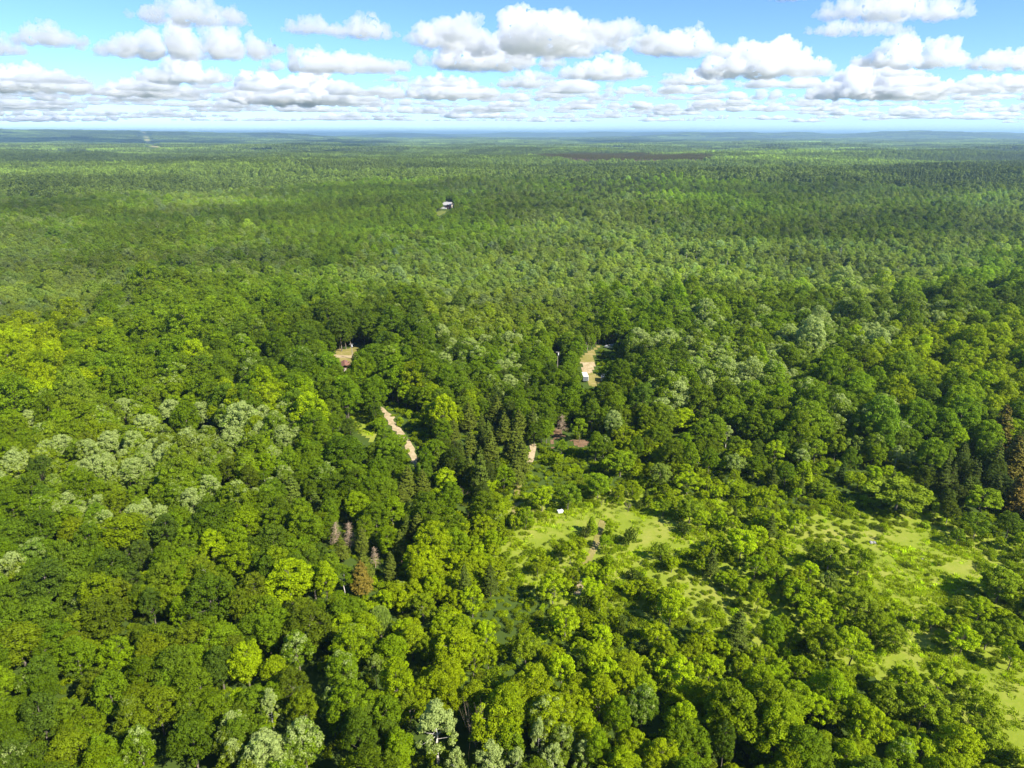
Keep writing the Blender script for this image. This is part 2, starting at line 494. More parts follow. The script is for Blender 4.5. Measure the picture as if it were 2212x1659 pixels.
def build_land():
    na = 300
    rad = [0.0]; r0 = 4.0
    while r0 < 90000: rad.append(r0); r0 *= 1.045
    rad = np.array(rad[1:])
    # finer in the part of the circle that is seen
    th = np.concatenate([np.linspace(R(45), R(135), 220, endpoint=False), np.linspace(R(135), R(405), 90, endpoint=False)])
    na = len(th)
    X = np.outer(rad, np.cos(th)); Y = np.outer(rad, np.sin(th)); Z = tz(X, Y)
    V = np.stack([X, Y, Z], -1).reshape(-1, 3)
    i = np.arange(len(rad) - 1)[:, None]; j = np.arange(na)[None]
    j2 = (j + 1) % na
    F = np.stack([i * na + j, i * na + j2, (i + 1) * na + j2, (i + 1) * na + j], -1).reshape(-1, 4)[:, ::-1]
    me = mesh_from('ground', V, F, M['floor'])
    me.polygons.foreach_set('use_smooth', np.ones(len(F), bool))
    o = link('ground', me); tag(o, kind='structure')
    bm = bmesh.new(); bm.from_mesh(me); bm.verts.ensure_lookup_table()
    bm.faces.new([bm.verts[k] for k in range(na)]); bm.normal_update(); bm.to_mesh(me); bm.free()
    return o

build_land()

def ground_sheet_material(name, stops, scale, bump=0.3, rough=0.95):
    m, t, o = mat(name)
    g = N(t, 'ShaderNodeNewGeometry')
    n1 = N(t, 'ShaderNodeTexNoise', Scale=scale, Detail=7.0, Roughness=0.68); L(t, g.outputs['Position'], n1.inputs['Vector'])
    n2 = N(t, 'ShaderNodeTexNoise', Scale=scale * 9, Detail=4.0, Roughness=0.7); L(t, g.outputs['Position'], n2.inputs['Vector'])
    cr = N(t, 'ShaderNodeValToRGB')
    el = cr.color_ramp.elements
    while len(el) < len(stops): el.new(0.5)
    for e, (p_, c_) in zip(el, stops): e.position = p_; e.color = (*c_, 1)
    f = math_node(t, 'ADD', math_node(t, 'MULTIPLY', n1.outputs['Fac'], 0.75), math_node(t, 'MULTIPLY', n2.outputs['Fac'], 0.25))
    L(t, f, cr.inputs['Fac'])
    p = N(t, 'ShaderNodeBsdfPrincipled', Roughness=rough); p.inputs['Specular IOR Level'].default_value = 0.1
    L(t, cr.outputs[0], p.inputs['Base Color'])
    b = N(t, 'ShaderNodeBump', Strength=bump, Distance=0.3); L(t, n2.outputs['Fac'], b.inputs['Height']); L(t, b.outputs[0], p.inputs['Normal'])
    L(t, p.outputs[0], o.inputs['Surface'])
    return m

#CLOUDS_BEGIN
# ------------------------------------------------------------------ clouds: real bodies of mist at their real height
def cloud_material():
    m, t, o = mat('cloud_mist')
    v = N(t, 'ShaderNodeVolumePrincipled', Density=0.0055, Anisotropy=0.3)
    v.inputs['Color'].default_value = (0.966, 0.971, 0.982, 1)
    L(t, v.outputs[0], o.inputs['Volume'])
    return m
M['cloud'] = cloud_material()
BASE_Z = 1350.0

_b = bmesh.new(); bmesh.ops.create_icosphere(_b, subdivisions=2, radius=1.0)
BALL_V = np.array([tuple(v.co) for v in _b.verts]); BALL_F = np.array([[v.index for v in f.verts] for f in _b.faces]); _b.free()

def cloud_mesh(seed, w, d, h, name, voxel=None, puffs=None):
    """Cumulus: heaped puffs on a flat base, merged to one closed skin and roughened."""
    r = random.Random(seed)
    balls = []
    n = puffs or int(26 + 22 * min(2.0, w / max(h, 1) / 3))
    for k in range(n):
        a = r.random() * 6.283; q = math.sqrt(r.random())
        x = math.cos(a) * q * w * 0.5 * 0.92; y = math.sin(a) * q * d * 0.5 * 0.9
        hump = 0.45 + 0.55 * float(vnoise(x / (w * 0.22) + seed, y / (d * 0.3), seed * 1.7))
        top = h * (1 - 0.75 * q ** 2.2) * hump
        rad = (0.16 + 0.16 * r.random()) * h * (1.15 - 0.5 * q)
        z = rad * 0.3
        while True:
            balls.append((x + r.gauss(0, 0.2) * rad, y + r.gauss(0, 0.2) * rad, z, rad))
            z += rad * 0.75; rad *= 0.86
            if z + rad > top or rad < 0.07 * h: break
    for k in range(n // 2):
        a = r.random() * 6.283; q = math.sqrt(r.random())
        rad = h * (0.07 + 0.1 * r.random())
        balls.append((math.cos(a) * q * w * 0.53, math.sin(a) * q * d * 0.53, rad * (0.2 + 0.8 * r.random()), rad))
    BL = np.array(balls)
    me = mesh_from(name, (BALL_V[None] * BL[:, None, 3:] + BL[:, None, :3]).reshape(-1, 3), (BALL_F[None] + (np.arange(len(BL)) * len(BALL_V))[:, None, None]).reshape(-1, 3), nq=3)
    o = bpy.data.objects.new(name, me); COL.objects.link(o)
    md = o.modifiers.new('merge', 'REMESH'); md.mode = 'VOXEL'; md.voxel_size = voxel or h / 40.0
    for nm, sc, st in (('a', 0.45, 0.30), ('b', 0.18, 0.24), ('c', 0.07, 0.15), ('d', 0.03, 0.06)):
        tx = bpy.data.textures.new(name + nm, 'CLOUDS'); tx.noise_scale = sc * h; tx.noise_depth = 2
        dm = o.modifiers.new('rough' + nm, 'DISPLACE'); dm.texture = tx; dm.texture_coords = 'GLOBAL'; dm.strength = st * h; dm.mid_level = 0.5
    o.location = (seed * 977.0, seed * 331.0, 0)          # so that every cloud is roughened differently
    dg = bpy.context.evaluated_depsgraph_get()
    out = bpy.data.meshes.new_from_object(o.evaluated_get(dg))
    bpy.data.objects.remove(o); bpy.data.meshes.remove(me)
    nv = len(out.vertices); co = np.empty(nv * 3, np.float32); out.vertices.foreach_get('co', co); co = co.reshape(-1, 3)
    z = co[:, 2]; co[:, 2] = np.where(z < 0.06 * h, 0.06 * h + (z - 0.06 * h) * 0.55, z)
    out.vertices.foreach_set('co', co.ravel()); out.update()
    out.materials.clear(); out.materials.append(M['cloud'])
    return out

def sky_at(u, v, alt):
    """Point at height alt (above the camera) in the direction of picture (u, v)."""
    a = (u - CX) / FPX; b = (CY - v) / FPX
    d = np.array([a, CP + b * SP, -SP + b * CP])
    t = alt / d[2]
    return d * t, t

# (u0, u1, v of top, v of base, depth factor, label)
CLOUDS = [
 (40, 168, 22, 88, 0.9, 'small compact white cloud alone in the blue at the top left'),
 (180, 640, 22, 106, 0.6, 'long white heaped cloud left of the top middle'),
 (290, 545, -40, 34, 0.7, 'grey cloud behind and above the long white heaped cloud'),
 (580, 886, 74, 146, 0.6, 'flat white cloud lying just left of the middle, below two small heaps'),
 (612, 725, 18, 62, 0.9, 'left one of two small white heaps above the flat cloud'),
 (715, 852, 14, 70, 0.9, 'right one of two small white heaps above the flat cloud'),
 (865, 1480, -55, 78, 0.8, 'wide dark-based cloud at the top middle'),
 (915, 1205, 40, 136, 0.7, 'white cloud hanging under the wide dark-based cloud'),
 (1205, 1382, 98, 162, 0.8, 'sunlit white heap alone right of the middle'),
 (1390, 1565, 32, 108, 0.8, 'bright white tower at the right end of the dark-based cloud'),
 (1490, 1795, 50, 152, 0.7, 'large white cloud with grey base right of the bright tower'),
 (1745, 1960, 20, 64, 0.6, 'thin white cloud near the top right'),
 (1770, 2110, -60, 24, 0.5, 'white cloud cut by the top edge on the right'),
 (1855, 2105, 55, 132, 0.7, 'white cloud in the blue at the upper right'),
 (2075, 2330, 84, 140, 0.6, 'white cloud cut by the right edge'),
 (1735, 2065, 106, 202, 0.7, 'broad white cloud low on the right with a grey underside'),
 (2035, 2300, 145, 192, 0.6, 'low white cloud at the right edge'),
 (-90, 200, 105, 188, 0.7, 'grey-white cloud at the left edge'),
 (-60, 60, 60, 110, 0.8, 'small grey cloud cut by the left edge'),
 (228, 425, 138, 202, 0.7, 'white cloud low on the left between two flat ones'),
 (300, 495, 108, 172, 0.7, 'domed white cloud left of the long low bank'),
 (480, 795, 124, 216, 0.6, 'long low white bank left of the middle'),
 (800, 1095, 150, 206, 0.6, 'low flat white cloud under the middle of the sky'),
 (1065, 1205, 144, 182, 0.8, 'small pale cloud left of the sunlit heap'),
 (1420, 1572, 142, 178, 0.7, 'small flat white cloud right of the sunlit heap'),
]
CLOUD_ALT = BASE_Z - CAM_Z
def build_clouds():
    for i, (u0, u1, vt, vb, df, label) in enumerate(CLOUDS):
        um = (u0 + u1) / 2
        p, t = sky_at(um, vb, CLOUD_ALT)
        w = (u1 - u0) / FPX * t * 1.06
        h = (vb - vt) / FPX * t * 1.12
        d = max(h * 1.0, w * df)
        yc = p[1] + d * 0.45 * 0.9
        me = cloud_mesh(i + 1, w, d, h, 'cloud')
        o = link('cloud', me, None, (p[0] * (yc / p[1]), yc, BASE_Z))
        tag(o, label, 'cloud', 'cumulus clouds in the sky')
    # clouds nearer than the frame shows: their shadows lie on the far woods
    k = CLOUD_ALT / math.tan(SUN_EL)
    for i, (u, v, w, d, h) in enumerate(((770, 321, 700, 1300, 620), (120, 310, 2600, 1900, 800), (540, 310.5, 3000, 1700, 800), (1410, 309.5, 1300, 2200, 800))):
        g = at(u, v)
        me = cloud_mesh(40 + i, w, d, h, 'cloud', voxel=h / 18, puffs=80)
        o = link('cloud', me, None, (g.x - SHX * k, g.y - SHY * k, BASE_Z))
        tag(o, ['small cloud nearest overhead above the frame', 'cloud above the frame towards the far left', 'broad cloud above the frame left of the middle', 'cloud above the frame right of the middle'][i], 'cloud', 'cumulus clouds in the sky')
    # the many small clouds towards the horizon: one bank
    bank = [cloud_mesh(60 + i, 1000 * (1.3 + 0.5 * i), 1000, 430, 'bank', voxel=38, puffs=18) for i in range(4)]
    V = []; F = []; k = 0
    r = np.random.RandomState(77)
    parts = []
    for (v0, v1, n, sc) in ((160, 186, 9, 1.1), (186, 205, 13, 1.4), (205, 222, 21, 1.6), (222, 238, 27, 1.9), (238, 252, 34, 2.2), (252, 265, 40, 2.6)):
        for q in range(n):
            u = -150 + 2500 * (q + r.rand()) / n; v = v0 + (v1 - v0) * r.rand()
            p, t = sky_at(u, v, CLOUD_ALT)
            parts.append((p[0], p[1], BASE_Z, sc * (0.6 + 0.9 * r.rand() ** 2), r.randint(4), r.choice([-1, 1])))
    for (x, y, z, s, b, fl) in parts:
        me = bank[b]; nv = len(me.vertices); co = np.empty(nv * 3, np.float32); me.vertices.foreach_get('co', co)
        parts_co = co.reshape(-1, 3) * np.array([s * fl * 1.7, s * 1.3, s * 0.62]) + np.array([x, y, z])
        me.calc_loop_triangles(); tri = np.empty(len(me.loop_triangles) * 3, np.int32); me.loop_triangles.foreach_get('vertices', tri)
        tri = tri.reshape(-1, 3)
        if fl < 0: tri = tri[:, ::-1]
        V.append(parts_co); F.append(tri + k); k += nv
    me = mesh_from('clouds', np.concatenate(V), np.concatenate(F), M['cloud'], nq=3)
    o = link('clouds', me); tag(o, 'many small white clouds in rows above the horizon', 'clouds', kind='stuff')
build_clouds()

# ------------------------------------------------------------------ the air between
def build_haze():
    m, t, o = mat('haze_air')
    v = N(t, 'ShaderNodeVolumePrincipled', Density=7.5e-5, Anisotropy=0.3)
    v.inputs['Color'].default_value = (0.48, 0.73, 1.0, 1)
    L(t, v.outputs[0], o.inputs['Volume'])
    bm = bmesh.new(); bmesh.ops.create_cube(bm, size=1.0)
    me = bpy.data.meshes.new('haze'); bm.to_mesh(me); bm.free(); me.materials.append(m)
    z0, z1 = -60.0, 190.0
    ob = link('haze', me, None, (0, 0, (z0 + z1) / 2), (0, 0, 0), (200000, 200000, z1 - z0))
    tag(ob, 'thin blue summer haze lying over the far forest', 'haze', kind='stuff')
build_haze()
#CLOUDS_END

M['meadow'] = ground_sheet_material('meadow_grass_ground', [(0.28, (0.15, 0.20, 0.016)), (0.48, (0.20, 0.25, 0.022)), (0.62, (0.27, 0.28, 0.05)), (0.74, (0.38, 0.33, 0.12))], 0.09)
M['lawn'] = ground_sheet_material('dry_lawn', [(0.30, (0.15, 0.16, 0.03)), (0.5, (0.24, 0.21, 0.06)), (0.66, (0.36, 0.28, 0.13))], 0.22)
M['sand'] = ground_sheet_material('sandy_track', [(0.30, (0.22, 0.18, 0.08)), (0.46, (0.38, 0.295, 0.165)), (0.66, (0.54, 0.435, 0.27))], 0.6)
M['far_lawn'] = ground_sheet_material('rough_lawn', [(0.30, (0.09, 0.13, 0.02)), (0.5, (0.14, 0.16, 0.03)), (0.68, (0.20, 0.19, 0.06))], 0.12)
M['soil'] = ground_sheet_material('red_brown_soil', [(0.30, (0.11, 0.065, 0.035)), (0.5, (0.19, 0.115, 0.065)), (0.68, (0.27, 0.18, 0.10))], 0.7)

def sheet(name, uv, material, off, cell=2.0, ragged=1.2, smooth=True):
    """A patch of ground lying on the land, outlined in the picture, cut to cells, with a ragged edge."""
    P = [at(u, v) for u, v in uv]
    poly = [(p.x, p.y) for p in P]
    xs = [p[0] for p in poly]; ys = [p[1] for p in poly]
    nx = max(4, int((max(xs) - min(xs)) / cell)); ny = max(4, int((max(ys) - min(ys)) / cell))
    gx, gy = np.meshgrid(np.linspace(min(xs) - cell, max(xs) + cell, nx + 3), np.linspace(min(ys) - cell, max(ys) + cell, ny + 3))
    wob = lambda a, s: (fbm(gx / 3.0, gy / 3.0, s, 3) - 0.5) * 2 * a
    ok = inside(poly, gx + wob(ragged, 5.0), gy + wob(ragged, 8.0))
    Z = tz(gx, gy) + off
    V = np.stack([gx, gy, Z], -1).reshape(-1, 3)
    w = gx.shape[1]
    F = []
    for j in range(gx.shape[0] - 1):
        for i in range(w - 1):
            if ok[j, i] and ok[j, i + 1] and ok[j + 1, i + 1] and ok[j + 1, i]:
                F.append((j * w + i, j * w + i + 1, (j + 1) * w + i + 1, (j + 1) * w + i))
    if not F: return None
    o = link(name, mesh_from(name, V, F, material)); tag(o, kind='structure')
    return o

def ribbon(name, pts, width, material, off, wob=0.35, z_fn=None):
    """A track along ground points pts [(x, y)], with uneven edges."""
    P = [Vector((p[0], p[1], 0)) for p in pts]
    Q = []
    for a, b in zip(P[:-1], P[1:]):
        n = max(2, int((b - a).length / 1.5))
        for k in range(n): Q.append(a + (b - a) * (k / n))
    Q.append(P[-1])
    for _ in range(6): Q = [Q[0]] + [(Q[i - 1] + Q[i] * 2 + Q[i + 1]) / 4 for i in range(1, len(Q) - 1)] + [Q[-1]]
    V = []; F = []
    for i, q in enumerate(Q):
        d = (Q[min(i + 1, len(Q) - 1)] - Q[max(i - 1, 0)]).normalized(); s = Vector((-d.y, d.x, 0))
        for k in range(5):
            f = (k / 4 - 0.5) * width
            if k in (0, 4): f += (float(vnoise(i * 0.7, k * 9.1, 3.0)) - 0.5) * 2 * wob
            p = q + s * f
            V.append((p.x, p.y, float(tz(p.x, p.y)) + off))
        if i:
            b = (i - 1) * 5
            for k in range(4): F.append((b + k, b + 5 + k, b + 6 + k, b + 1 + k))
    o = link(name, mesh_from(name, V, F, material)); tag(o, kind='structure')
    return o

# visible ground, outlined in the picture
MEADOW_MID = zp(1250, 975, 1.904, [(140, 545), (200, 520), (330, 505), (420, 500), (500, 510), (560, 525), (660, 510), (740, 560), (880, 600), (930, 630), (900, 660), (800, 670), (760, 720), (700, 690), (640, 720), (560, 760), (520, 800), (490, 820), (470, 770), (500, 720), (580, 690), (480, 590), (420, 570), (360, 590), (300, 610), (210, 590), (150, 570)])
MEADOW_LEFT = zp(1250, 975, 1.904, [(0, 650), (60, 640), (110, 585), (150, 565), (210, 580), (300, 605), (250, 640), (150, 650), (80, 690), (0, 700)])
MEADOW_RIGHT = zp(1875, 975, 1.904, [(430, 560), (500, 640), (560, 610), (700, 590), (760, 620), (820, 650), (900, 690), (980, 690), (1010, 740), (950, 770), (1010, 850), (860, 870), (840, 950), (760, 1010), (640, 1030), (560, 960), (480, 830), (500, 690), (440, 640)])
MEADOW_LINK = zp(1875, 1375, 3.318, [(1140, 600), (1220, 560), (1330, 640), (1400, 760), (1560, 760), (1700, 800), (1620, 860), (1400, 860), (1240, 860), (1040, 850), (960, 900), (820, 960), (780, 900), (900, 800), (1080, 760)])
MEADOW_EDGE = zp(1875, 1375, 3.318, [(1560, 790), (1760, 800), (1860, 900), (1960, 900), (2074, 800), (2200, 900), (2200, 1659), (1980, 1640), (1930, 1480), (1860, 1200), (1800, 1050), (1700, 960), (1640, 860)])
MEADOW_SLIVER = zp(1875, 975, 1.904, [(100, 680), (180, 660), (170, 740), (110, 790), (90, 740)])
TRACK_SIDE = zp(625, 975, 3.318, [(800, 110), (900, 60), (910, 130), (900, 200), (960, 250), (940, 310), (860, 270), (780, 180)])
LAWN_UP = zp(1340, 800, 11.06, [(850, 800), (930, 690), (1150, 570), (1330, 480), (1540, 370), (1520, 450), (1420, 520), (1330, 640), (1270, 830), (1230, 960), (900, 960)])
GRAVEL = zp(1340, 800, 11.06, [(890, 955), (1240, 955), (1230, 1060), (1180, 1200), (960, 1200), (920, 1100)])
LAWN_LOW = zp(1340, 800, 11.06, [(950, 1195), (1190, 1195), (1260, 1280), (1380, 1330), (1390, 1480), (1180, 1590), (1060, 1500), (1030, 1250)])
SHED_SEE = zp(1340, 800, 11.06, [(900, 1240), (1035, 1240), (1030, 1400), (950, 1400)])
TRAILER_SEE = zp(1340, 800, 11.06, [(1380, 1250), (1500, 1250), (1480, 1440), (1380, 1440)])
CAR_SEE = zp(1340, 800, 11.06, [(1530, 470), (1700, 480), (1700, 600), (1600, 620), (1540, 560)])
YARD = zp(780, 820, 12.29, [(490, 430), (760, 450), (900, 410), (1130, 280), (1200, 290), (1150, 500), (1080, 640), (1000, 720), (940, 840), (880, 920), (860, 1080), (800, 1160), (740, 1080), (730, 920), (600, 880), (560, 740), (480, 620)])
SOIL = zp(1280, 1020, 10.37, [(780, 260), (960, 330), (1000, 430), (1150, 520), (1640, 560), (1640, 640), (1400, 760), (1180, 700), (1060, 520), (930, 520), (820, 640), (790, 820), (700, 760), (640, 640), (700, 480)])
TRACK_A = zp(625, 975, 3.318, [(840, 15), (915, 30)])
TRACK_B = zp(625, 975, 3.318, [(1010, 60), (1080, 140), (1130, 230), (1210, 320), (1260, 390), (1280, 490)])
TRACK_C = zp(1280, 1020, 10.37, [(270, 740), (210, 900), (140, 1060), (95, 1200)])
PATH_D = zp(1250, 975, 1.904, [(430, 565), (400, 640), (375, 700), (345, 770)])
PATH_E = zp(1250, 975, 1.904, [(330, 845), (318, 880), (305, 910)])
PATH_F = zp(1250, 975, 1.904, [(45, 370), (25, 430), (15, 500), (10, 560)])
HOUSE_SEE = zp(1040, 470, 18.43, [(830, 420), (1230, 420), (1230, 640), (1080, 740), (850, 760), (820, 600)])
HOUSE_LAWN = zp(1040, 470, 18.43, [(840, 640), (1080, 640), (1060, 740), (920, 860), (820, 1000), (560, 1080), (400, 980), (420, 860), (620, 820), (820, 760)])
BIRCH_SEE = [(1886, 903), (1896, 903), (1893, 920), (1884, 920)]
POLE_SEE = [(1199, 755), (1210, 755), (1210, 794), (1199, 794)]

def pixw(line, w):
    """A band round a picture polyline, as a keep-clear polygon."""
    a = [(u - w, v) for u, v in line]; b = [(u + w, v) for u, v in reversed(line)]
    return a + b

KEEP = [MEADOW_MID, MEADOW_LEFT, MEADOW_RIGHT, MEADOW_LINK, MEADOW_EDGE, MEADOW_SLIVER, TRACK_SIDE, LAWN_UP, GRAVEL, LAWN_LOW, SHED_SEE, TRAILER_SEE,
        CAR_SEE, YARD, SOIL, HOUSE_SEE, HOUSE_LAWN, POLE_SEE, BIRCH_SEE, pixw(TRACK_B, 8), pixw(TRACK_C[:3], 6), pixw(PATH_D, 6), pixw(PATH_E, 6),
        [(TRACK_A[0][0], TRACK_A[0][1] - 5), (TRACK_A[1][0], TRACK_A[1][1] - 5), (TRACK_A[1][0], TRACK_A[1][1] + 6), (TRACK_A[0][0], TRACK_A[0][1] + 6)]]

def grow_poly(poly, k):
    """Widen an outline so that its sheet runs on under the trees round it."""
    c = np.mean(np.array(poly), axis=0)
    return [tuple(c + (np.array(p) - c) * k) for p in poly]

# one wide meadow sheet under all of the open and half-open ground, then the special patches on top
sheet('meadow', [(1040, 1080), (1160, 1070), (1320, 1050), (1500, 1060), (1620, 1090), (1700, 1130), (1800, 1090), (1900, 1110), (2030, 1100), (2130, 1150), (2260, 1180), (2330, 1400), (2330, 1720), (2100, 1720), (1960, 1500), (1800, 1420), (1560, 1400), (1440, 1330), (1300, 1330), (1180, 1320), (1060, 1240)], M['meadow'], 0.05, 1.3, 2.5)
sheet('grass_clearing', grow_poly(TRACK_SIDE, 1.6), M['meadow'], 0.05, 1.5)
sheet('lawn', grow_poly(LAWN_UP, 1.15), M['lawn'], 0.05, 1.5)
sheet('lawn', grow_poly(LAWN_LOW, 1.25), M['lawn'], 0.05, 1.0)
sheet('driveway', grow_poly(GRAVEL, 1.3), M['sand'], 0.09, 1.0, 0.8)
sheet('lawn', grow_poly(YARD, 1.2), M['lawn'], 0.05, 1.0)
sheet('bare_soil', grow_poly(SOIL, 1.15), M['soil'], 0.05, 1.0)
sheet('lawn', grow_poly(HOUSE_LAWN, 0.95), M['far_lawn'], 0.05, 2.0)
gp = lambda line: [tuple(at(u, v))[:2] for u, v in line]
ribbon('dirt_track', gp([(741, 845)] + TRACK_A + TRACK_B + [(900, 1010)]), 2.0, M['sand'], 0.12, 0.8)
ribbon('path', gp([(1153, 960)] + TRACK_C + [(1136, 1010)]), 1.9, M['sand'], 0.12, 0.4)
ribbon('path', gp(PATH_D), 1.5, M['lawn'], 0.12, 0.4)
ribbon('path', gp(PATH_E), 1.4, M['sand'], 0.12, 0.4)
ribbon('path', gp(PATH_F), 1.6, M['lawn'], 0.12, 0.4)
YARD_ROAD = zp(780, 820, 12.29, [(100, 590), (480, 600), (800, 632), (1100, 650), (1400, 660)])
ribbon('dirt_road', gp(YARD_ROAD), 3.2, M['sand'], 0.12, 0.3)

# ------------------------------------------------------------------ where which trees grow
# rows of the picture from the far woods to the near ones; g green, d dark, y yellow-green, o olive, p wind-paled, a aspen, n pine, t blue-green, w young meadow trees
STYLE_ROWS = [
    (345, 'aaaaaaannnaaaa'), (400, 'agaaggagnggaaa'), (455, 'ggaggggaaggaga'), (510, 'aggggggaaaggga'), (570, 'agaagaaaaaaaag'),
    (630, 'aaggaaaaaaaaag'), (690, 'aaggddaagggppg'), (750, 'yggdddpgdpppyy'), (820, 'yggdggpgdppgyy'), (880, 'gggygynggppggy'),
    (935, 'gpppggngwggpgg'), (1000, 'ppppggnwwwwwwn'), (1060, 'gppgdgwwwwwwwn'), (1120, 'dpgdggwwwwwwww'), (1190, 'ddgdgywwwwwwww'),
    (1275, 'dtoogwwwwwwwww'), (1360, 'doogyywwwwwwww'), (1445, 'dogygywwyywwww'), (1530, 'goggdgyyyyyyww'), (1615, 'dgopdgppygygyy')]
SV = np.array([r_[0] for r_ in STYLE_ROWS], float)
CODES = 'gdyopantw'
SGRID = np.array([[CODES.index(c) for c in r_[1]] for r_ in STYLE_ROWS])
TINT = {'g': (0.066, 0.115, 0.010), 'd': (0.044, 0.084, 0.012), 'y': (0.150, 0.178, 0.005), 'o': (0.080, 0.102, 0.010), 'p': (0.080, 0.122, 0.014),
        'a': (0.106, 0.134, 0.050), 'n': (0.040, 0.055, 0.022), 't': (0.038, 0.072, 0.022), 'w': (0.168, 0.192, 0.006)}
TINT_A = np.array([TINT[c] for c in CODES])

def tone(t):
    q = t[0] / t[1]; g = t[1] * 2.0 + 0.012
    return (g * (0.42 + 0.40 * min(q, 0.92) if q < 1.12 else q), g, t[2] * 0.45)

def style_at(u, v, r):
    n = len(u)
    uu = u + r.normal(size=n) * 55; vv = v + r.normal(size=n) * 26
    ci = np.clip((uu / 158).astype(int), 0, 13)
    ri = np.abs(vv[:, None] - SV[None]).argmin(1)
    st = SGRID[ri, ci]
    st = np.where((u > 1400) & (u < 2110) & (v > 525) & (v < 600), CODES.index('a'), st)
    return st

def scatter(d0, d1, sp, seed, half=R(43), behind=False):
    r = np.random.RandomState(seed)
    ext = d1
    nx = int(2 * ext / sp); ny = int((ext + 60) / (sp * 0.866))
    i, j = np.meshgrid(np.arange(nx), np.arange(ny))
    x = (i + 0.5 * (j % 2)) * sp - ext + (r.rand(*i.shape) - 0.5) * sp * 0.8
    y = j * sp * 0.866 - 60 + (r.rand(*i.shape) - 0.5) * sp * 0.8
    x = x.ravel(); y = y.ravel()
    d = np.hypot(x, y); a = np.abs(np.arctan2(x, y))
    ok = (d >= d0) & (d < d1) & ((a < half) | ((d < 170) & (y > -40) & (np.abs(x) < 150)))
    return x[ok], y[ok], r

T = dict(x=[], y=[], kind=[], var=[], s=[], sz=[], rot=[], tint=[], pale=[], man=[], style=[])
KNAMES = ['maple', 'ash', 'aspen', 'pine', 'spruce', 'shrub', 'willow', 'redpine']

def choose(style, x, y, r):
    """Kind, size and colour for each tree."""
    n = len(style)
    kind = np.zeros(n, int)
    u = r.rand(n)
    c = {k: CODES.index(k) for k in CODES}
    kind[style == c['w']] = 1
    dist = np.hypot(x, y)
    kind[(style == c['a']) & (u < np.where(dist > 420, 0.28, 0.5))] = 2
    kind[(style == c['n']) & (u < 0.6)] = 3
    kind[(style == c['w']) & (u < 0.03)] = 3
    kind[(style == c['g']) & (u < 0.04)] = 2
    tint = TINT_A[style].copy()
    # every tree its own shade; neighbouring trees drift together
    drift = 0.6 * (fbm(x / 30.0, y / 30.0, 13.0, 3) - 0.5) + 0.9 * (fbm(x / 120.0, y / 90.0, 14.0, 3) - 0.5)
    stand = fbm(x / 210.0, y / 140.0, 19.0, 3) - 0.5
    lum = np.exp(r.normal(size=n) * np.where(dist > 420, 0.10, 0.11) + drift * 0.5 + stand * 1.7 * sstep(250, 500, dist))
    yel = np.exp(r.normal(size=n) * 0.10 + (fbm(x / 60.0, y / 60.0, 17.0, 2) - 0.5) * 0.4)
    tint = tint * lum[:, None]
    tint[:, 0] = np.minimum(tint[:, 0] * yel, tint[:, 1] * 0.92); tint[:, 2] *= np.exp(r.normal(size=n) * 0.35)
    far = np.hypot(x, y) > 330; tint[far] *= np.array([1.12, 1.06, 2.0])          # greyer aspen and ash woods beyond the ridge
    odd = r.rand(n)
    k_ = kind <= 1
    tint[k_ & (odd < 0.05)] *= np.array([1.2, 1.2, 0.8])
    tint[k_ & (odd > 0.94)] *= np.array([0.80, 0.80, 1.0])
    tint[(kind == 3)] = np.array(TINT['n']) * (0.7 + 0.6 * r.rand((kind == 3).sum()))[:, None]
    pale = np.where(style == c['p'], 0.12 + 0.95 * r.rand(n) * sstep(0.38, 0.62, fbm(x / 17.0, y / 17.0, 23.0, 2)), np.where(r.rand(n) < 0.06, 0.4 * r.rand(n), 0.0))
    pale = np.where(kind <= 1, pale, 0.0)
    s = np.exp(r.normal(size=n) * 0.17)
    s = np.where(kind == 1, s * (0.75 + 0.5 * fbm(x / 25.0, y / 25.0, 31.0, 2)), s)
    s = s * (1 + (fbm(x / 90.0, y / 90.0, 37.0, 2) - 0.5) * 0.5 * sstep(250, 500, dist))
    return kind, s, tint, pale

def kept_clear(x, y, z, H, rr):
    bad = np.zeros(len(x), bool)
    for hz, lat in ((0.02, 0), (0.4, 0), (0.62, 0), (0.98, 0), (0.5, -0.8), (0.5, 0.8), (0.8, -0.6), (0.8, 0.6), (0.25, -0.4), (0.25, 0.4)):
        u, v, f = proj(x + lat * rr, y, z + hz * H)
        for poly in KEEP: bad |= inside(poly, u, v) & (f > 0)
    return bad

SUNNY = [MEADOW_MID, MEADOW_RIGHT, MEADOW_LINK, MEADOW_EDGE, GRAVEL, LAWN_UP, LAWN_LOW, YARD, pixw(TRACK_B, 7), pixw(TRACK_C, 6), pixw(PATH_D, 5), SOIL]
def shades(x, y, z, H, rr):
    """True where the tree's shadow would fall on ground that lies in the sun."""
    bad = np.zeros(len(x), bool)
    for hz, lat in ((0.15, 0), (0.35, 0), (0.55, 0), (0.75, 0), (0.95, 0), (0.5, 0.9), (0.5, -0.9), (0.75, 0.7), (0.75, -0.7)):
        k = hz * H / math.tan(SUN_EL)
        sx = x + SHX * k + SHY * lat * rr; sy = y + SHY * k - SHX * lat * rr
        u, v, f = proj(sx, sy, tz(sx, sy))
        for poly in SUNNY: bad |= inside(poly, u, v) & (f > 0)
    return bad

NVAR = {k: len(KIND[k]) for k in KIND}
KH = np.array([np.mean([q[3] for q in KIND[k]]) for k in KNAMES]); KR = np.array([np.mean([q[4] for q in KIND[k]]) for k in KNAMES])

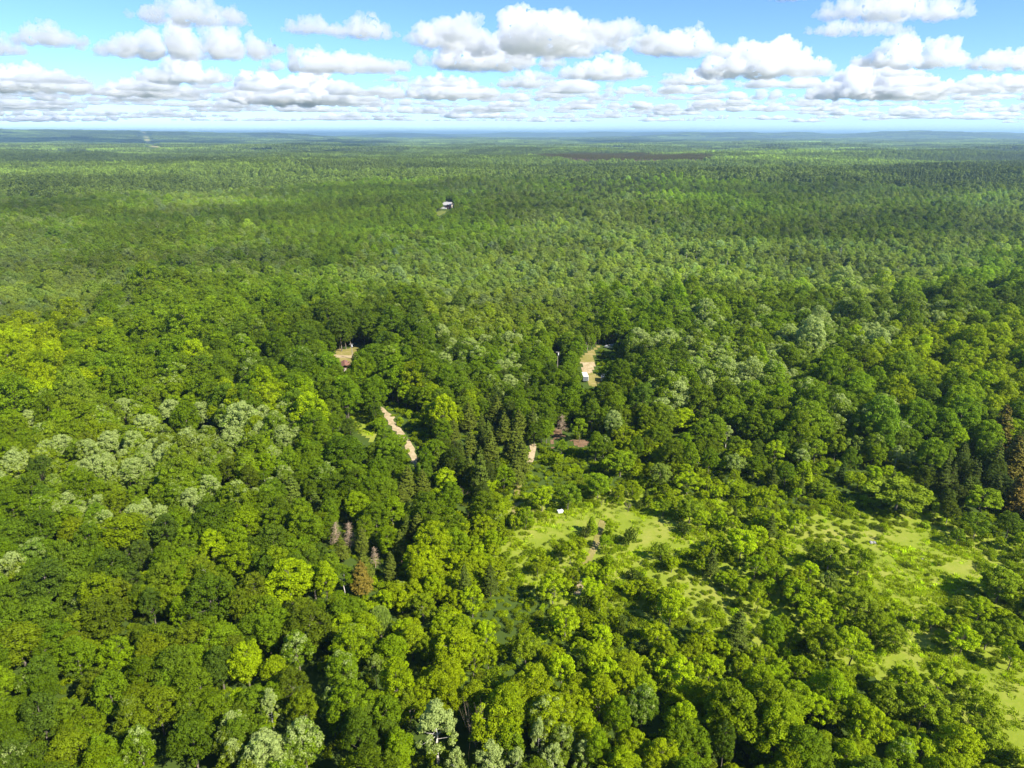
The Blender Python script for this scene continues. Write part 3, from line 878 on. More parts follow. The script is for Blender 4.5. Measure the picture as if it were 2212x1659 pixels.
# hand-placed trees: (u, v of the crown's middle, kind, variant, height scale, width scale, tint, pale, label)
MANUAL = []
ZR = {1: (0, 1375, 3.318), 2: (625, 1375, 3.318), 3: (1250, 1375, 3.318), 4: (1875, 1375, 3.318), 5: (0, 975, 3.318), 6: (625, 975, 3.318), 7: (1250, 975, 1.904), 8: (1875, 975, 1.904)}
BROWN = (0.075, 0.058, 0.036); BRPINE = (0.058, 0.060, 0.024); GREY = (0.085, 0.105, 0.055); SIL = (0.17, 0.20, 0.13); TEAL = (0.034, 0.068, 0.024)
DKG = (0.034, 0.070, 0.011); YEL = (0.155, 0.19, 0.005); OLI = (0.088, 0.108, 0.010); MID = (0.064, 0.115, 0.010); BRI = (0.086, 0.142, 0.006); LIM = (0.140, 0.168, 0.007); OLD = (0.052, 0.068, 0.010)
# (view, x, y, half width, kind, height m, tint, pale, label or None)
MAN = [
 (1, 380, 190, 205, 'maple', 13, TEAL, 0, 'broad blue-green domed tree standing out near the left edge of the near wood'),
 (1, 1700, 280, 200, 'maple', 14, DKG, 0, 'huge dark green dome with a black shadow gap on its right side'),
 (1, 1230, 330, 90, 'maple', 11, TEAL, 0, None), (1, 1450, 400, 62, 'maple', 11, BRI, 0, 'narrow bright green pointed tree left of the huge dark dome'),
 (1, 850, 430, 190, 'maple', 12, OLD, 0, 'wide flat-topped olive brown tree in the near left wood'), (1, 150, 650, 190, 'maple', 12, OLI, 0, None),
 (1, 1780, 830, 110, 'maple', 11, TEAL, 0, None), (1, 1990, 800, 130, 'maple', 11, YEL, 0.1, 'bright yellow green tree beside a dark blue-green one near the lower left'),
 (1, 1280, 1170, 170, 'maple', 11, OLI, 0, None), (1, 1560, 1420, 170, 'maple', 13, DKG, 0, None), (1, 1130, 1500, 130, 'maple', 12, MID, 0.4, None),
 (1, 560, 1530, 170, 'maple', 11, OLI, 0, None), (1, 1900, 1590, 110, 'maple', 11, OLI, 0.6, None), (1, 110, 1610, 120, 'maple', 11, TEAL, 0.35, None),
 (1, 950, 750, 130, 'maple', 11, BRI, 0, None), (1, 620, 760, 150, 'maple', 12, MID, 0, None), (1, 330, 1250, 150, 'maple', 12, TEAL, 0, None), (1, 900, 1050, 150, 'maple', 12, MID, 0, None),
 (2, 270, 150, 195, 'maple', 13, YEL, 0, 'largest bright yellow green domed tree of the near wood'), (2, 560, 130, 105, 'maple', 12, YEL, 0, 'bright yellow green tree just right of the largest yellow green dome'),
 (2, 850, 90, 110, 'pine', 10, BROWN, 0, 'brown dying pine with a pale bare trunk showing among yellow green trees'),
 (2, 1000, 455, 92, 'willow', 8, SIL, 0.3, 'silver grey willow with leaves combed sideways by the wind'),
 (2, 1100, 720, 130, 'maple', 10, BRI, 0, 'bright green dome below the silver willow'), (2, 920, 690, 70, 'maple', 9, DKG, 0, 'small dark smooth green dome below the silver willow'),
 (2, 330, 700, 130, 'maple', 11, MID, 0.5, None), (2, 960, 850, 80, 'ash', 9, GREY, 0.3, None), (2, 440, 530, 190, 'maple', 11, OLD, 0, 'wide dark olive tree left of the silver willow'),
 (2, 1460, 1330, 190, 'poplar', 14, (0.10, 0.13, 0.04), 1.25, 'pale whitish poplar with a forked white trunk near the bottom edge'),
 (2, 1240, 1180, 110, 'ash', 10, OLI, 0.1, 'thin olive tree with visible stem left of the pale whitish poplar'),
 (2, 830, 1390, 160, 'maple', 14, DKG, 0, 'large dark green dome along the bottom beside a black gap'), (2, 120, 1170, 85, 'poplar', 11, LIM, 0.9, None), (2, 400, 1200, 150, 'maple', 11, OLI, 0, None),
 (2, 290, 990, 130, 'maple', 10, OLD, 0, None), (2, 380, 1460, 140, 'maple', 13, MID, 0.7, None), (2, 1900, 1610, 130, 'poplar', 11, (0.12, 0.14, 0.06), 1.2, 'cream white poplar cut by the bottom edge right of the dead tree'),
 (2, 1620, 1640, 100, 'poplar', 10, (0.12, 0.14, 0.06), 1.1, None), (2, 1150, 1520, 130, 'maple', 11, BRI, 0.1, None), (2, 1860, 570, 95, 'ash', 7.5, YEL, 0, None), (2, 1400, 700, 90, 'ash', 8, OLI, 0, None),
 (2, 620, 1180, 120, 'maple', 12, TEAL, 0.35, None), (2, 700, 880, 150, 'maple', 11, MID, 0.35, None), (2, 100, 560, 110, 'maple', 11, MID, 0, None), (2, 1750, 300, 110, 'ash', 8, LIM, 0, None), (2, 1350, 350, 120, 'ash', 8, OLI, 0, None),
 (3, 995, 95, 76, 'shrub', 3.2, (0.040, 0.060, 0.022), 0, 'dark grey green round bush at the lower end of the middle meadow'), (3, 590, 310, 62, 'shrub', 4, (0.036, 0.058, 0.018), 0, None),
 (3, 890, 510, 52, 'shrub', 5.5, (0.06, 0.075, 0.035), 0, 'tall thin grey green bush below the dark round bush'), (3, 1070, 700, 60, 'shrub', 3.0, (0.085, 0.085, 0.055), 0, None),
 (3, 110, 690, 120, 'ash', 9, OLI, 0.1, 'olive tree on a bare white trunk left of the tree with a bent stem'), (3, 400, 850, 120, 'ash', 9, YEL, 0, 'yellow tree with a long bent pale stem'), (3, 1290, 340, 130, 'ash', 9, LIM, 0, None),
 (3, 215, 1420, 80, 'poplar', 12, (0.12, 0.15, 0.05), 1.15, 'slim white-topped poplar on the bottom edge'), (3, 1060, 1160, 120, 'maple', 12, (0.05, 0.10, 0.02), 0.45, None), (3, 570, 830, 70, 'maple', 6, (0.06, 0.10, 0.008), 0, None),
 (3, 690, 1500, 100, 'maple', 12, BRI, 0.1, None), (3, 860, 1250, 100, 'maple', 12, BRI, 0, None), (3, 1720, 1450, 100, 'maple', 11, DKG, 0.2, None), (3, 330, 1610, 120, 'poplar', 10, (0.12, 0.15, 0.05), 1.0, None), (3, 40, 1640, 90, 'poplar', 10, (0.12, 0.15, 0.05), 1.1, None),
 (3, 580, 1560, 110, 'poplar', 9, MID, 0.9, None), (3, 340, 200, 130, 'ash', 8.5, LIM, 0, None), (3, 770, 100, 65, 'ash', 6, LIM, 0, None), (3, 640, 60, 75, 'ash', 6, LIM, 0, None), (3, 640, 200, 100, 'ash', 7, YEL, 0, None), (3, 720, 600, 110, 'ash', 7, YEL, 0, None), (3, 430, 480, 130, 'ash', 8, LIM, 0, None),
 (3, 750, 880, 140, 'ash', 8, YEL, 0, None), (3, 1350, 900, 160, 'ash', 8.5, YEL, 0, None), (3, 1600, 850, 120, 'ash', 8, LIM, 0, None),
 (4, 490, 150, 75, 'ash', 7, GREY, 0.2, 'small grey green tree on a slanting white trunk left of the right meadow'), (4, 1060, 385, 72, 'ash', 4.2, LIM, 0, 'small round tree at the foot of the right meadow, left of a larger round one'),
 (4, 1335, 440, 95, 'ash', 6.2, LIM, 0, 'round yellow green tree alone on the right meadow throwing shadow to its left'), (4, 1590, 610, 120, 'ash', 7, YEL, 0, 'round yellow green tree with a dead white stem on its left side'),
 (4, 1720, 370, 105, 'ash', 7, LIM, 0, None), (4, 1890, 170, 170, 'ash', 9, (0.09, 0.12, 0.014), 0, 'big spreading tree casting a dark round shadow on the right meadow'), (4, 1020, 600, 125, 'ash', 7, (0.10, 0.125, 0.015), 0, None), (4, 1175, 525, 48, 'ash', 3.5, YEL, 0, None),
 (4, 962, 245, 36, 'shrub', 1.6, YEL, 0, 'tiny bright yellow bush on the left side of the right meadow'), (4, 990, 1110, 150, 'ash', 8.5, (0.085, 0.105, 0.014), 0, None), (4, 1270, 1150, 180, 'ash', 9.5, (0.088, 0.115, 0.012), 0, 'largest tree of the clump between dark shadows near the lower right corner'),
 (4, 1400, 900, 115, 'ash', 7, LIM, 0, None), (4, 1045, 1370, 80, 'maple', 6, BRI, 0, 'small bright green tree below the shadowed clump near the lower right'), (4, 1720, 1250, 190, 'ash', 9, (0.105, 0.125, 0.015), 0, None), (4, 1780, 1500, 190, 'ash', 9, (0.098, 0.12, 0.018), 0, None),
 (4, 1650, 960, 70, 'ash', 4.5, LIM, 0, None), (4, 1790, 580, 110, 'ash', 7.5, (0.085, 0.115, 0.012), 0, None), (4, 1960, 560, 110, 'ash', 8, (0.09, 0.115, 0.012), 0, None), (4, 1975, 740, 95, 'ash', 7, LIM, 0, None), (4, 720, 340, 190, 'ash', 9, (0.088, 0.11, 0.014), 0, None), (4, 850, 470, 120, 'ash', 8, OLI, 0, None),
 (4, 430, 630, 140, 'ash', 9.5, OLI, 0, None), (4, 690, 680, 160, 'ash', 9.5, LIM, 0, None), (4, 390, 390, 125, 'ash', 7.5, LIM, 0, None), (4, 380, 1190, 130, 'ash', 8, YEL, 0, None), (4, 40, 560, 90, 'maple', 10, BRI, 0, None), (4, 560, 1250, 110, 'ash', 7, OLI, 0, None), (4, 1250, 1530, 150, 'ash', 7.5, LIM, 0, None), (4, 1830, 1100, 40, 'shrub', 2.2, LIM, 0, None),
 (5, 600, 1080, 110, 'maple', 12, (0.10, 0.11, 0.006), 0, 'yellowish brown green tree between dark gaps in the left wood'), (5, 1000, 1080, 200, 'maple', 12, (0.095, 0.12, 0.006), 0.1, 'broad yellowish dome right of the brownish tree in the left wood'),
 (5, 1730, 1000, 180, 'maple', 13, DKG, 0, 'broad dark green dome in the left wood below the paled crowns'), (5, 1350, 1060, 110, 'maple', 12, TEAL, 0, None), (5, 1140, 1260, 105, 'maple', 10, (0.04, 0.066, 0.032), 0, None),
 (5, 330, 655, 95, 'deadbush', 6, BROWN, 0, 'leafless grey brown tree among paled crowns by the left edge'), (5, 340, 560, 95, 'maple', 11, TEAL, 0, None), (5, 1850, 580, 95, 'maple', 11, OLD, 0, None), (5, 2020, 640, 95, 'maple', 11, OLD, 0, None),
 (5, 250, 180, 85, 'maple', 12, LIM, 0.95, None), (5, 900, 360, 100, 'maple', 12, MID, 1.0, None), (5, 1380, 100, 100, 'maple', 12, MID, 1.0, None), (5, 1640, 110, 95, 'maple', 12, MID, 0.9, None), (5, 780, 570, 100, 'maple', 12, MID, 1.0, None), (5, 1080, 590, 100, 'maple', 12, MID, 0.9, None),
 (5, 1560, 840, 95, 'maple', 12, MID, 1.05, None), (5, 1190, 910, 60, 'maple', 11, MID, 1.0, None), (5, 130, 520, 100, 'maple', 12, LIM, 0.95, None), (5, 510, 390, 100, 'maple', 12, MID, 0.85, None), (5, 1190, 220, 110, 'maple', 12, LIM, 0.85, None), (5, 1000, 90, 110, 'maple', 12, MID, 0.85, None),
 (5, 1900, 330, 110, 'maple', 12, MID, 0.85, None), (5, 1700, 730, 90, 'maple', 12, MID, 0.8, None), (5, 1310, 965, 80, 'maple', 11, MID, 0.9, None), (5, 880, 1020, 70, 'maple', 12, MID, 0.8, None), (5, 1720, 1190, 110, 'maple', 12, YEL, 0, None), (5, 1900, 1140, 100, 'maple', 12, BRI, 0, None), (5, 2000, 1000, 130, 'maple', 12, (0.10, 0.14, 0.005), 0, None),
 (5, 1950, 1300, 130, 'maple', 12, (0.10, 0.14, 0.005), 0, None), (5, 330, 1040, 150, 'maple', 12, (0.035, 0.078, 0.012), 0, None), (5, 90, 870, 130, 'maple', 12, (0.05, 0.10, 0.008), 0, None), (5, 110, 1370, 110, 'maple', 12, OLI, 0.75, None), (5, 960, 850, 120, 'maple', 12, OLI, 0, None),
 (6, 290, 720, 115, 'pine', 11, (0.050, 0.068, 0.036), 0, 'grey green pine with a pale trunk showing in the left wood'), (6, 480, 820, 75, 'pine', 8, (0.045, 0.066, 0.036), 0, None), (6, 720, 420, 180, 'maple', 14, (0.030, 0.075, 0.010), 0, 'broad dark green dome just left of the dirt track'),
 (6, 1230, 640, 100, 'pine', 11, BRPINE, 0, None), (6, 1350, 660, 85, 'pine', 10, BRPINE, 0, None), (6, 1180, 760, 80, 'pine', 9, BRPINE, 0, None),
 (6, 650, 1080, 60, 'deadpine', 8.5, BROWN, 0, 'bare pinkish dead conifer, left one of a close pair'), (6, 755, 1090, 60, 'deadpine', 9, BROWN, 0, 'bare pinkish dead conifer, right one of a close pair'), (6, 960, 1260, 45, 'deadpine', 6.5, BROWN, 0, 'small bare pinkish dead conifer below the close pair'),
 (6, 860, 1130, 75, 'pine', 9, BRPINE, 0, None), (6, 690, 1190, 80, 'pine', 8, BRPINE, 0, None), (6, 1170, 1160, 90, 'pine', 10, (0.050, 0.058, 0.022), 0, None), (6, 1090, 1330, 75, 'pine', 9, (0.050, 0.056, 0.024), 0, None), (6, 870, 1330, 95, 'pine', 9, BRPINE, 0, None), (6, 1310, 1010, 80, 'pine', 9, BRPINE, 0, None),
 (6, 1690, 760, 70, 'deadbush', 3.5, BROWN, 0, 'grey leafless bush above the middle meadow'), (6, 1725, 930, 34, 'deadbush', 3, BROWN, 0, 'small grey leafless bush below the larger grey one'), (6, 1790, 650, 50, 'deadpine', 4.5, BROWN, 0, 'small reddish dead conifer above the grey leafless bush'),
 (6, 510, 1250, 70, 'maple', 8, TEAL, 0, None), (6, 1720, 120, 90, 'pine', 12, BRPINE, 0, None), (6, 1950, 60, 90, 'pine', 12, BRPINE, 0, None), (6, 2010, 210, 90, 'pine', 13, BRPINE, 0, None), (6, 1900, 360, 90, 'pine', 12, BRPINE, 0, None), (6, 1740, 340, 85, 'pine', 11, BRPINE, 0, None), (6, 1600, 240, 70, 'pine', 10, BRPINE, 0, None),
 (6, 965, 100, 66, 'maple', 9, DKG, 0, 'dark green tree standing on the dirt track side, shading it'), (6, 760, 220, 80, 'maple', 8, (0.04, 0.07, 0.022), 0, None), (6, 2010, 620, 90, 'maple', 9, BRI, 0, 'bright pointed green tree at the foot of the dark pines'), (6, 1000, 200, 75, 'ash', 5, MID, 0, None), (6, 1150, 330, 80, 'ash', 5.5, MID, 0, None),
 (6, 1530, 650, 100, 'ash', 9, LIM, 0, None), (6, 1100, 900, 130, 'maple', 10, (0.09, 0.14, 0.006), 0, None), (6, 820, 860, 120, 'maple', 10, (0.10, 0.145, 0.006), 0, None),
 (7, 800, 605, 36, 'shrub', 3.4, (0.040, 0.062, 0.020), 0, 'lone dark round bush in the middle meadow'), (7, 540, 640, 42, 'shrub', 4.5, (0.045, 0.065, 0.022), 0, None), (7, 372, 575, 34, 'spruce', 5.5, (0.085, 0.13, 0.008), 0, 'young pointed green tree in the middle meadow'), (7, 435, 660, 34, 'ash', 4.5, BRI, 0, None), (7, 460, 590, 34, 'ash', 5, LIM, 0, None), (7, 345, 620, 30, 'shrub', 3, (0.05, 0.06, 0.03), 0, None),
 (7, 313, 130, 38, 'ash', 10, (0.08, 0.12, 0.01), 0, 'tree on a bare white trunk over the red-brown soil'), (7, 400, 395, 66, 'ash', 8, (0.075, 0.125, 0.010), 0, 'round mid green tree just above the middle meadow'), (7, 262, 445, 62, 'ash', 8.5, (0.06, 0.10, 0.014), 0, 'grey green tree behind the white box'), (7, 505, 290, 75, 'ash', 9, (0.085, 0.125, 0.010), 0, None), (7, 65, 545, 42, 'ash', 7, (0.085, 0.12, 0.012), 0, None),
 (7, 1000, 165, 34, 'poplar', 9, (0.16, 0.18, 0.14), 1.1, 'silvery white tree among green ones above the middle meadow'), (7, 1070, 665, 72, 'ash', 9, YEL, 0, 'bright yellow domed tree between the two meadows'), (7, 820, 385, 65, 'ash', 8, LIM, 0, None), (7, 690, 345, 60, 'ash', 8.5, GREY, 0.2, None), (7, 1040, 300, 50, 'ash', 8.5, GREY, 0.6, None),
 (7, 540, 500, 34, 'deadbush', 3.4, BROWN, 0, 'brown leafless bush at the upper edge of the middle meadow'), (7, 415, 482, 18, 'deadbush', 2.2, BROWN, 0, None), (7, 600, 490, 24, 'shrub', 2.6, (0.05, 0.068, 0.03), 0, None), (7, 232, 105, 30, 'deadpine', 8, BROWN, 0, 'rusty dead conifer by the red-brown soil'), (7, 140, 450, 55, 'ash', 8.5, LIM, 0, None), (7, 230, 220, 30, 'ash', 6, MID, 0, None),
 (7, 30, 110, 60, 'pine', 14, BRPINE, 0, None), (7, 20, 190, 60, 'pine', 14, BRPINE, 0, None), (7, 45, 260, 58, 'pine', 13, BRPINE, 0, None), (7, 20, 320, 50, 'pine', 12, BRPINE, 0, None), (7, 705, 500, 40, 'ash', 5.5, (0.075, 0.11, 0.012), 0, None), (7, 830, 510, 62, 'ash', 8, (0.08, 0.11, 0.016), 0, None), (7, 880, 560, 40, 'ash', 7, LIM, 0, None),
 (7, 690, 700, 40, 'ash', 5.5, (0.09, 0.12, 0.02), 0, None), (7, 790, 90, 75, 'ash', 10, LIM, 0.1, None),
 (8, 610, 440, 130, 'ash', 10, (0.105, 0.125, 0.025), 0.1, 'wide spreading tree with leaning white trunk above the right meadow'), (8, 600, 262, 34, 'poplar', 9, (0.16, 0.18, 0.14), 1.1, 'silvery white tree behind the wide spreading tree'), (8, 662, 272, 34, 'poplar', 8, (0.12, 0.16, 0.06), 0.9, None), (8, 350, 325, 30, 'spruce', 7.5, (0.022, 0.05, 0.030), 0, 'blue-green spruce at the edge of the grass above the right meadow'),
 (8, 1090, 120, 70, 'spruce', 19, (0.058, 0.050, 0.028), 0, 'tallest brown spruce by the right edge'), (8, 1150, 260, 70, 'spruce', 17, (0.054, 0.048, 0.026), 0, 'brown spruce below the tallest one by the right edge'), (8, 1168, 420, 60, 'spruce', 14, (0.066, 0.050, 0.030), 0, 'rusty brown spruce lowest of the three by the right edge'),
 (8, 1000, 470, 85, 'ash', 9.5, (0.09, 0.125, 0.012), 0, None), (8, 1125, 575, 50, 'maple', 8, (0.05, 0.09, 0.018), 0, None), (8, 970, 580, 60, 'ash', 8, (0.06, 0.10, 0.016), 0, None), (8, 885, 635, 36, 'ash', 5, (0.065, 0.105, 0.014), 0, None), (8, 195, 795, 48, 'ash', 6, YEL, 0, None), (8, 290, 725, 75, 'ash', 8.5, (0.075, 0.10, 0.015), 0, None), (8, 430, 745, 66, 'ash', 8.5, (0.09, 0.12, 0.010), 0, None),
 (8, 1085, 840, 66, 'ash', 7.5, LIM, 0, None), (8, 130, 560, 48, 'ash', 7.5, LIM, 0, None), (8, 70, 680, 44, 'ash', 4.5, LIM, 0, None), (8, 250, 410, 60, 'ash', 5, (0.07, 0.10, 0.014), 0, None), (8, 220, 230, 50, 'ash', 10, (0.09, 0.125, 0.015), 0, None), (8, 320, 210, 45, 'ash', 10, OLI, 0, None), (8, 410, 220, 48, 'ash', 9.5, GREY, 0.2, None), (8, 30, 240, 55, 'ash', 9, LIM, 0, None), (8, 190, 350, 26, 'spruce', 6, YEL, 0, None), (8, 800, 760, 22, 'shrub', 1.8, LIM, 0, None), (8, 650, 770, 24, 'shrub', 1.2, (0.06, 0.08, 0.02), 0, None), (8, 740, 815, 12, 'shrub', 0.8, (0.05, 0.07, 0.02), 0, None), (8, 520, 640, 20, 'shrub', 1.5, YEL, 0, None), (8, 540, 590, 28, 'shrub', 2.5, LIM, 0, None),
]
for i in range(3):
    H = 12.0 + i; Rr = 3.0
    reg('poplar', broadleaf(900 + i, H=H, Rr=Rr, base=0.22, nclump=80, n=6000, size=0.27, egg=0.45, cl=(0.36, 0.66), inner=0.6, jit=0.7, trunk=0.18, bark='bark_pale', limbs=20), H, Rr)
for i in range(2):
    for nm, con, H in (('deadpine', True, 8.0), ('deadbush', False, 6.0), ('snag', False, 10.0)):
        tv, tf = dead_tree(950 + i * 7 + len(nm), H, con)
        me = mesh_from(nm, tv, tf, M['dead'] if nm != 'deadbush' else M['twig'])
        hh = float(tv[:, 2].max()); ww = float(np.percentile(np.hypot(tv[:, 0], tv[:, 1]), 97))
        KIND.setdefault(nm, []).append((None, me, me, hh, ww))
KNAMES += ['poplar', 'deadpine', 'deadbush', 'snag']
KH = np.array([np.mean([q[3] for q in KIND[k]]) for k in KNAMES]); KR = np.array([np.mean([q[4] for q in KIND[k]]) for k in KNAMES])

STRIP = [(1470, 572), (1640, 578), (1800, 585), (2070, 594), (2070, 603), (1800, 598), (1640, 592), (1470, 588)]
man = []          # placed by eye: dicts
for e in MAN:
    z_, x_, y_, hw, kind, H, tint, pale, label = e
    x0, y0, k = ZR[z_]
    H = H * 0.85 if kind not in ('shrub', 'deadbush') else H
    u = (x0 + x_ / k) * 0.8848; v = (y0 + y_ / k) * 0.8848
    p = at(u, v, H * (0.6 if kind not in ('shrub', 'deadbush') else 0.45))
    f = float(proj(p.x, p.y, p.z)[2])
    rr = hw / k * 0.8848 * f / FPX
    var = rs.randint(len(KIND[kind])); q = KIND[kind][var]
    g = float(tz(p.x, p.y))
    man.append(dict(x=p.x, y=p.y, z=g, kind=kind, var=var, sx=rr / q[4], sz=H / q[3], rot=rs.rand() * 6.28, tint=tuple(q_ * (1.28 if kind == 'ash' else 1.0) for q_ in tint), pale=pale, label=label, H=H, r=rr, manual=True))
# the bare dead tree at the bottom, the dead stem and the pair of white stems
def add_snag(u, v, H, w, label, var=0):
    p = at(u, v, 0.0); q = KIND['snag'][var]
    man.append(dict(x=p.x, y=p.y, z=float(tz(p.x, p.y)), kind='snag', var=var, sx=w / q[4], sz=H / q[3], rot=0.6, tint=BROWN, pale=0, label=label, H=H, r=w, manual=True))
add_snag(1012, 1640, 12.5, 3.0, 'bare dead tree with white branches beside the pale poplar at the bottom')
add_snag(2060, 1420, 6.0, 1.2, 'bare white dead stem beside the round tree on the right meadow', 1)

auto = []
def add_auto(d0, d1, sp, seed, scale=1.0):
    x, y, r = scatter(d0, d1, sp, seed)
    z = tz(x, y)
    u, v, f = proj(x, y, z + 7.0)
    st = style_at(u, v, r)
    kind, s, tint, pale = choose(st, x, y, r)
    stems = (st == CODES.index('a')) & (u > 1400) & (u < 2110) & (v > 525) & (v < 600) & (r.rand(len(x)) < 0.6); kind = np.where(stems, 2, kind)
    s = s * scale
    big = (v > 630) & (v < 945) & np.isin(st, [CODES.index(q) for q in 'gdpy']) & (np.abs(u - 1106) > 190)
    s = np.where(big, s * 1.42, s)
    half = (st == CODES.index('w')) & (v > 960) & (v < 1340) & (u > 1080)
    s = np.where(half, s * 0.74, s)
    s = np.where(inside(STRIP, *proj(x, y, z)[:2]), s * 0.5, s)
    H = KH[kind] * s; rr = KR[kind] * s
    # half-open ground between the meadows: fewer trees, in drifts
    w = st == CODES.index('w')
    dens = fbm(x / 14.0, y / 14.0, 41.0, 2)
    keep = ~(w & (dens < 0.36) & (r.rand(len(x)) < 0.8)) & ~(half & ((dens < 0.5) | (r.rand(len(x)) < 0.35))) & ~(big & (r.rand(len(x)) < 0.42)) & (r.rand(len(x)) > 0.02)
    sh = shades(x, y, z, H, rr)
    kind = np.where(sh, 5, kind); s = np.where(sh, 0.55 + 0.75 * r.rand(len(x)), s)          # only brush where a tree would shade sunlit ground
    tint[sh] = np.array((0.115, 0.150, 0.008)) * np.exp(r.normal(size=(sh.sum(), 1)) * 0.2)
    pale = np.where(sh, 0.0, pale); H = KH[kind] * s; rr = KR[kind] * s
    ok = keep & ~kept_clear(x, y, z, H, rr) & ~(sh & shades(x, y, z, H * 0.5, rr * 0.5))
    mx = np.array([m_['x'] for m_ in man]); my = np.array([m_['y'] for m_ in man]); mr = np.array([m_['r'] for m_ in man])
    near = np.zeros(len(x), bool)
    for a, b, c in zip(mx, my, mr):
        near |= np.hypot(x - a, y - b) < 0.72 * c + 0.5 * rr
    ok &= ~near
    # nothing scattered may stand in front of a tree that was placed by eye
    au, av, af = proj(x, y, z + 0.6 * H); ar = rr / af * FPX
    for m_ in man:
        mu, mv, mf = proj(m_['x'], m_['y'], m_['z'] + 0.6 * m_['H'])
        ok &= ~((af < mf) & (np.abs(au - mu) < 0.75 * m_['r'] / mf * FPX + 0.3 * ar) & (np.abs(av - mv) < 0.42 * m_['H'] / mf * FPX + 0.3 * ar))
    var = (r.rand(len(x)) * np.array([NVARS[q_] for q_ in KNAMES])[kind]).astype(int)
    for i in np.nonzero(ok)[0]:
        q = KIND[KNAMES[kind[i]]][var[i]]
        sz = s[i] * (0.76 + 0.28 * r.rand()); sx = s[i] * (0.92 + 0.22 * r.rand())
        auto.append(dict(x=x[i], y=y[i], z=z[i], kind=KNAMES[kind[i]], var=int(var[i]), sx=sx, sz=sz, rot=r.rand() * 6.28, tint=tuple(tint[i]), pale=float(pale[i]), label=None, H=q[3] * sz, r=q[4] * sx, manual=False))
NVARS = {k: len(KIND[k]) for k in KIND}
add_auto(0, 420, 3.4, 51, 0.74)
add_auto(420, 1300, 4.6, 52, 0.92)
print('trees by eye', len(man), 'scattered', len(auto))

# ------------------------------------------------------------------ the single trees (those that show largest)
def seen(tr):
    u, v, f = proj(tr['x'], tr['y'], tr['z'] + 0.6 * tr['H'])
    if f < 5 or u < -15 or u > 2227 or v > 1690: return 0, u, v
    return tr['r'] / f, u, v
cand = []
for tr in auto:
    s_, u, v = seen(tr); tr['u'] = float(u); tr['v'] = float(v); tr['size'] = float(s_)
for tr in man:
    s_, u, v = seen(tr); tr['u'] = float(u); tr['v'] = float(v); tr['size'] = float(s_)
auto.sort(key=lambda q: -q['size'])
NSINGLE = 300 - len(man)
single = man + auto[:NSINGLE]
rest = auto[NSINGLE:]

WORD = {'maple': 'broadleaf_tree', 'ash': 'young_tree', 'aspen': 'aspen_tree', 'pine': 'pine_tree', 'spruce': 'spruce_tree', 'shrub': 'bush', 'willow': 'willow_tree', 'poplar': 'poplar_tree',
        'deadpine': 'dead_conifer', 'deadbush': 'dead_bush', 'snag': 'dead_tree', 'redpine': 'pine_tree'}
NOUN = {'maple': 'domed trees', 'ash': 'loose young trees', 'aspen': 'slender aspens', 'pine': 'pines', 'spruce': 'pointed spruces', 'shrub': 'bushes', 'willow': 'willows', 'poplar': 'poplars',
        'deadpine': 'bare dead conifers', 'deadbush': 'leafless bushes', 'snag': 'bare dead trees', 'redpine': 'pines'}

def colour_word(t, pale):
    r_, g_, b_ = t
    if pale > 0.7: return 'silvery pale'
    if r_ > g_ * 1.02: return 'brown'
    if b_ > 0.3 * g_: return 'grey green' if g_ > 0.058 else 'dark bluish'
    if g_ < 0.078: return 'dark green' if r_ < g_ * 0.62 else 'dark olive'
    if r_ > g_ * 0.72: return 'bright yellow green' if g_ > 0.125 else 'olive'
    return 'bright green' if g_ > 0.12 else 'mid green'

def zone(u, v):
    if v > 1520: return ('in the bottom left corner' if u < 420 else 'low left of the dead tree' if u < 1000 else 'low right of the dead tree' if u < 1560 else 'in the bottom right corner')
    if v > 1330: return ('low by the left edge' if u < 420 else 'left of the silver willow' if u < 800 else 'right of the silver willow' if u < 1250 else 'below the middle meadow' if u < 1680 else 'below the right meadow')
    if v > 1130: return ('midway up the left edge' if u < 400 else 'near the dead conifers' if u < 850 else 'left of the middle meadow' if u < 1120 else 'around the middle meadow' if u < 1560 else 'between the two meadows' if u < 1850 else 'around the right meadow')
    if v > 980: return ('among the paled left crowns' if u < 560 else 'below the dirt track' if u < 1000 else 'above the middle meadow' if u < 1560 else 'above the right meadow')
    return ('left of the dirt track' if u < 760 else 'right of the dirt track' if u < 1180 else 'above the red-brown soil' if u < 1400 else 'on the right-hand slope')

ORD = ['leftmost', 'second from left', 'third from left', 'fourth from left', 'fifth from left', 'sixth from left', 'seventh from left', 'eighth from left', 'ninth from left', 'tenth from left', 'eleventh from left', 'twelfth from left',
       'thirteenth from left', 'fourteenth from left', 'fifteenth from left', 'sixteenth from left', 'seventeenth from left', 'eighteenth from left', 'nineteenth from left', 'twentieth from left']
classes = {}
for tr in single:
    if not tr['label']:
        classes.setdefault((colour_word(tr['tint'], tr['pale']) if not tr['kind'].startswith('dead') else '', NOUN[tr['kind']], zone(tr['u'], tr['v'])), []).append(tr)
for (cw, noun, zn), lst in classes.items():
    lst.sort(key=lambda q: q['u'])
    for i, tr in enumerate(lst):
        if len(lst) == 1: tr['label'] = f'only {cw} {noun[:-1] if not noun.endswith("bushes") else noun[:-2]} {zn}'.replace('  ', ' ')
        else: tr['label'] = f'{ORD[min(i, 19)] if i < len(lst) - 1 else "rightmost"} of {cw} {noun} {zn}'.replace('  ', ' ')

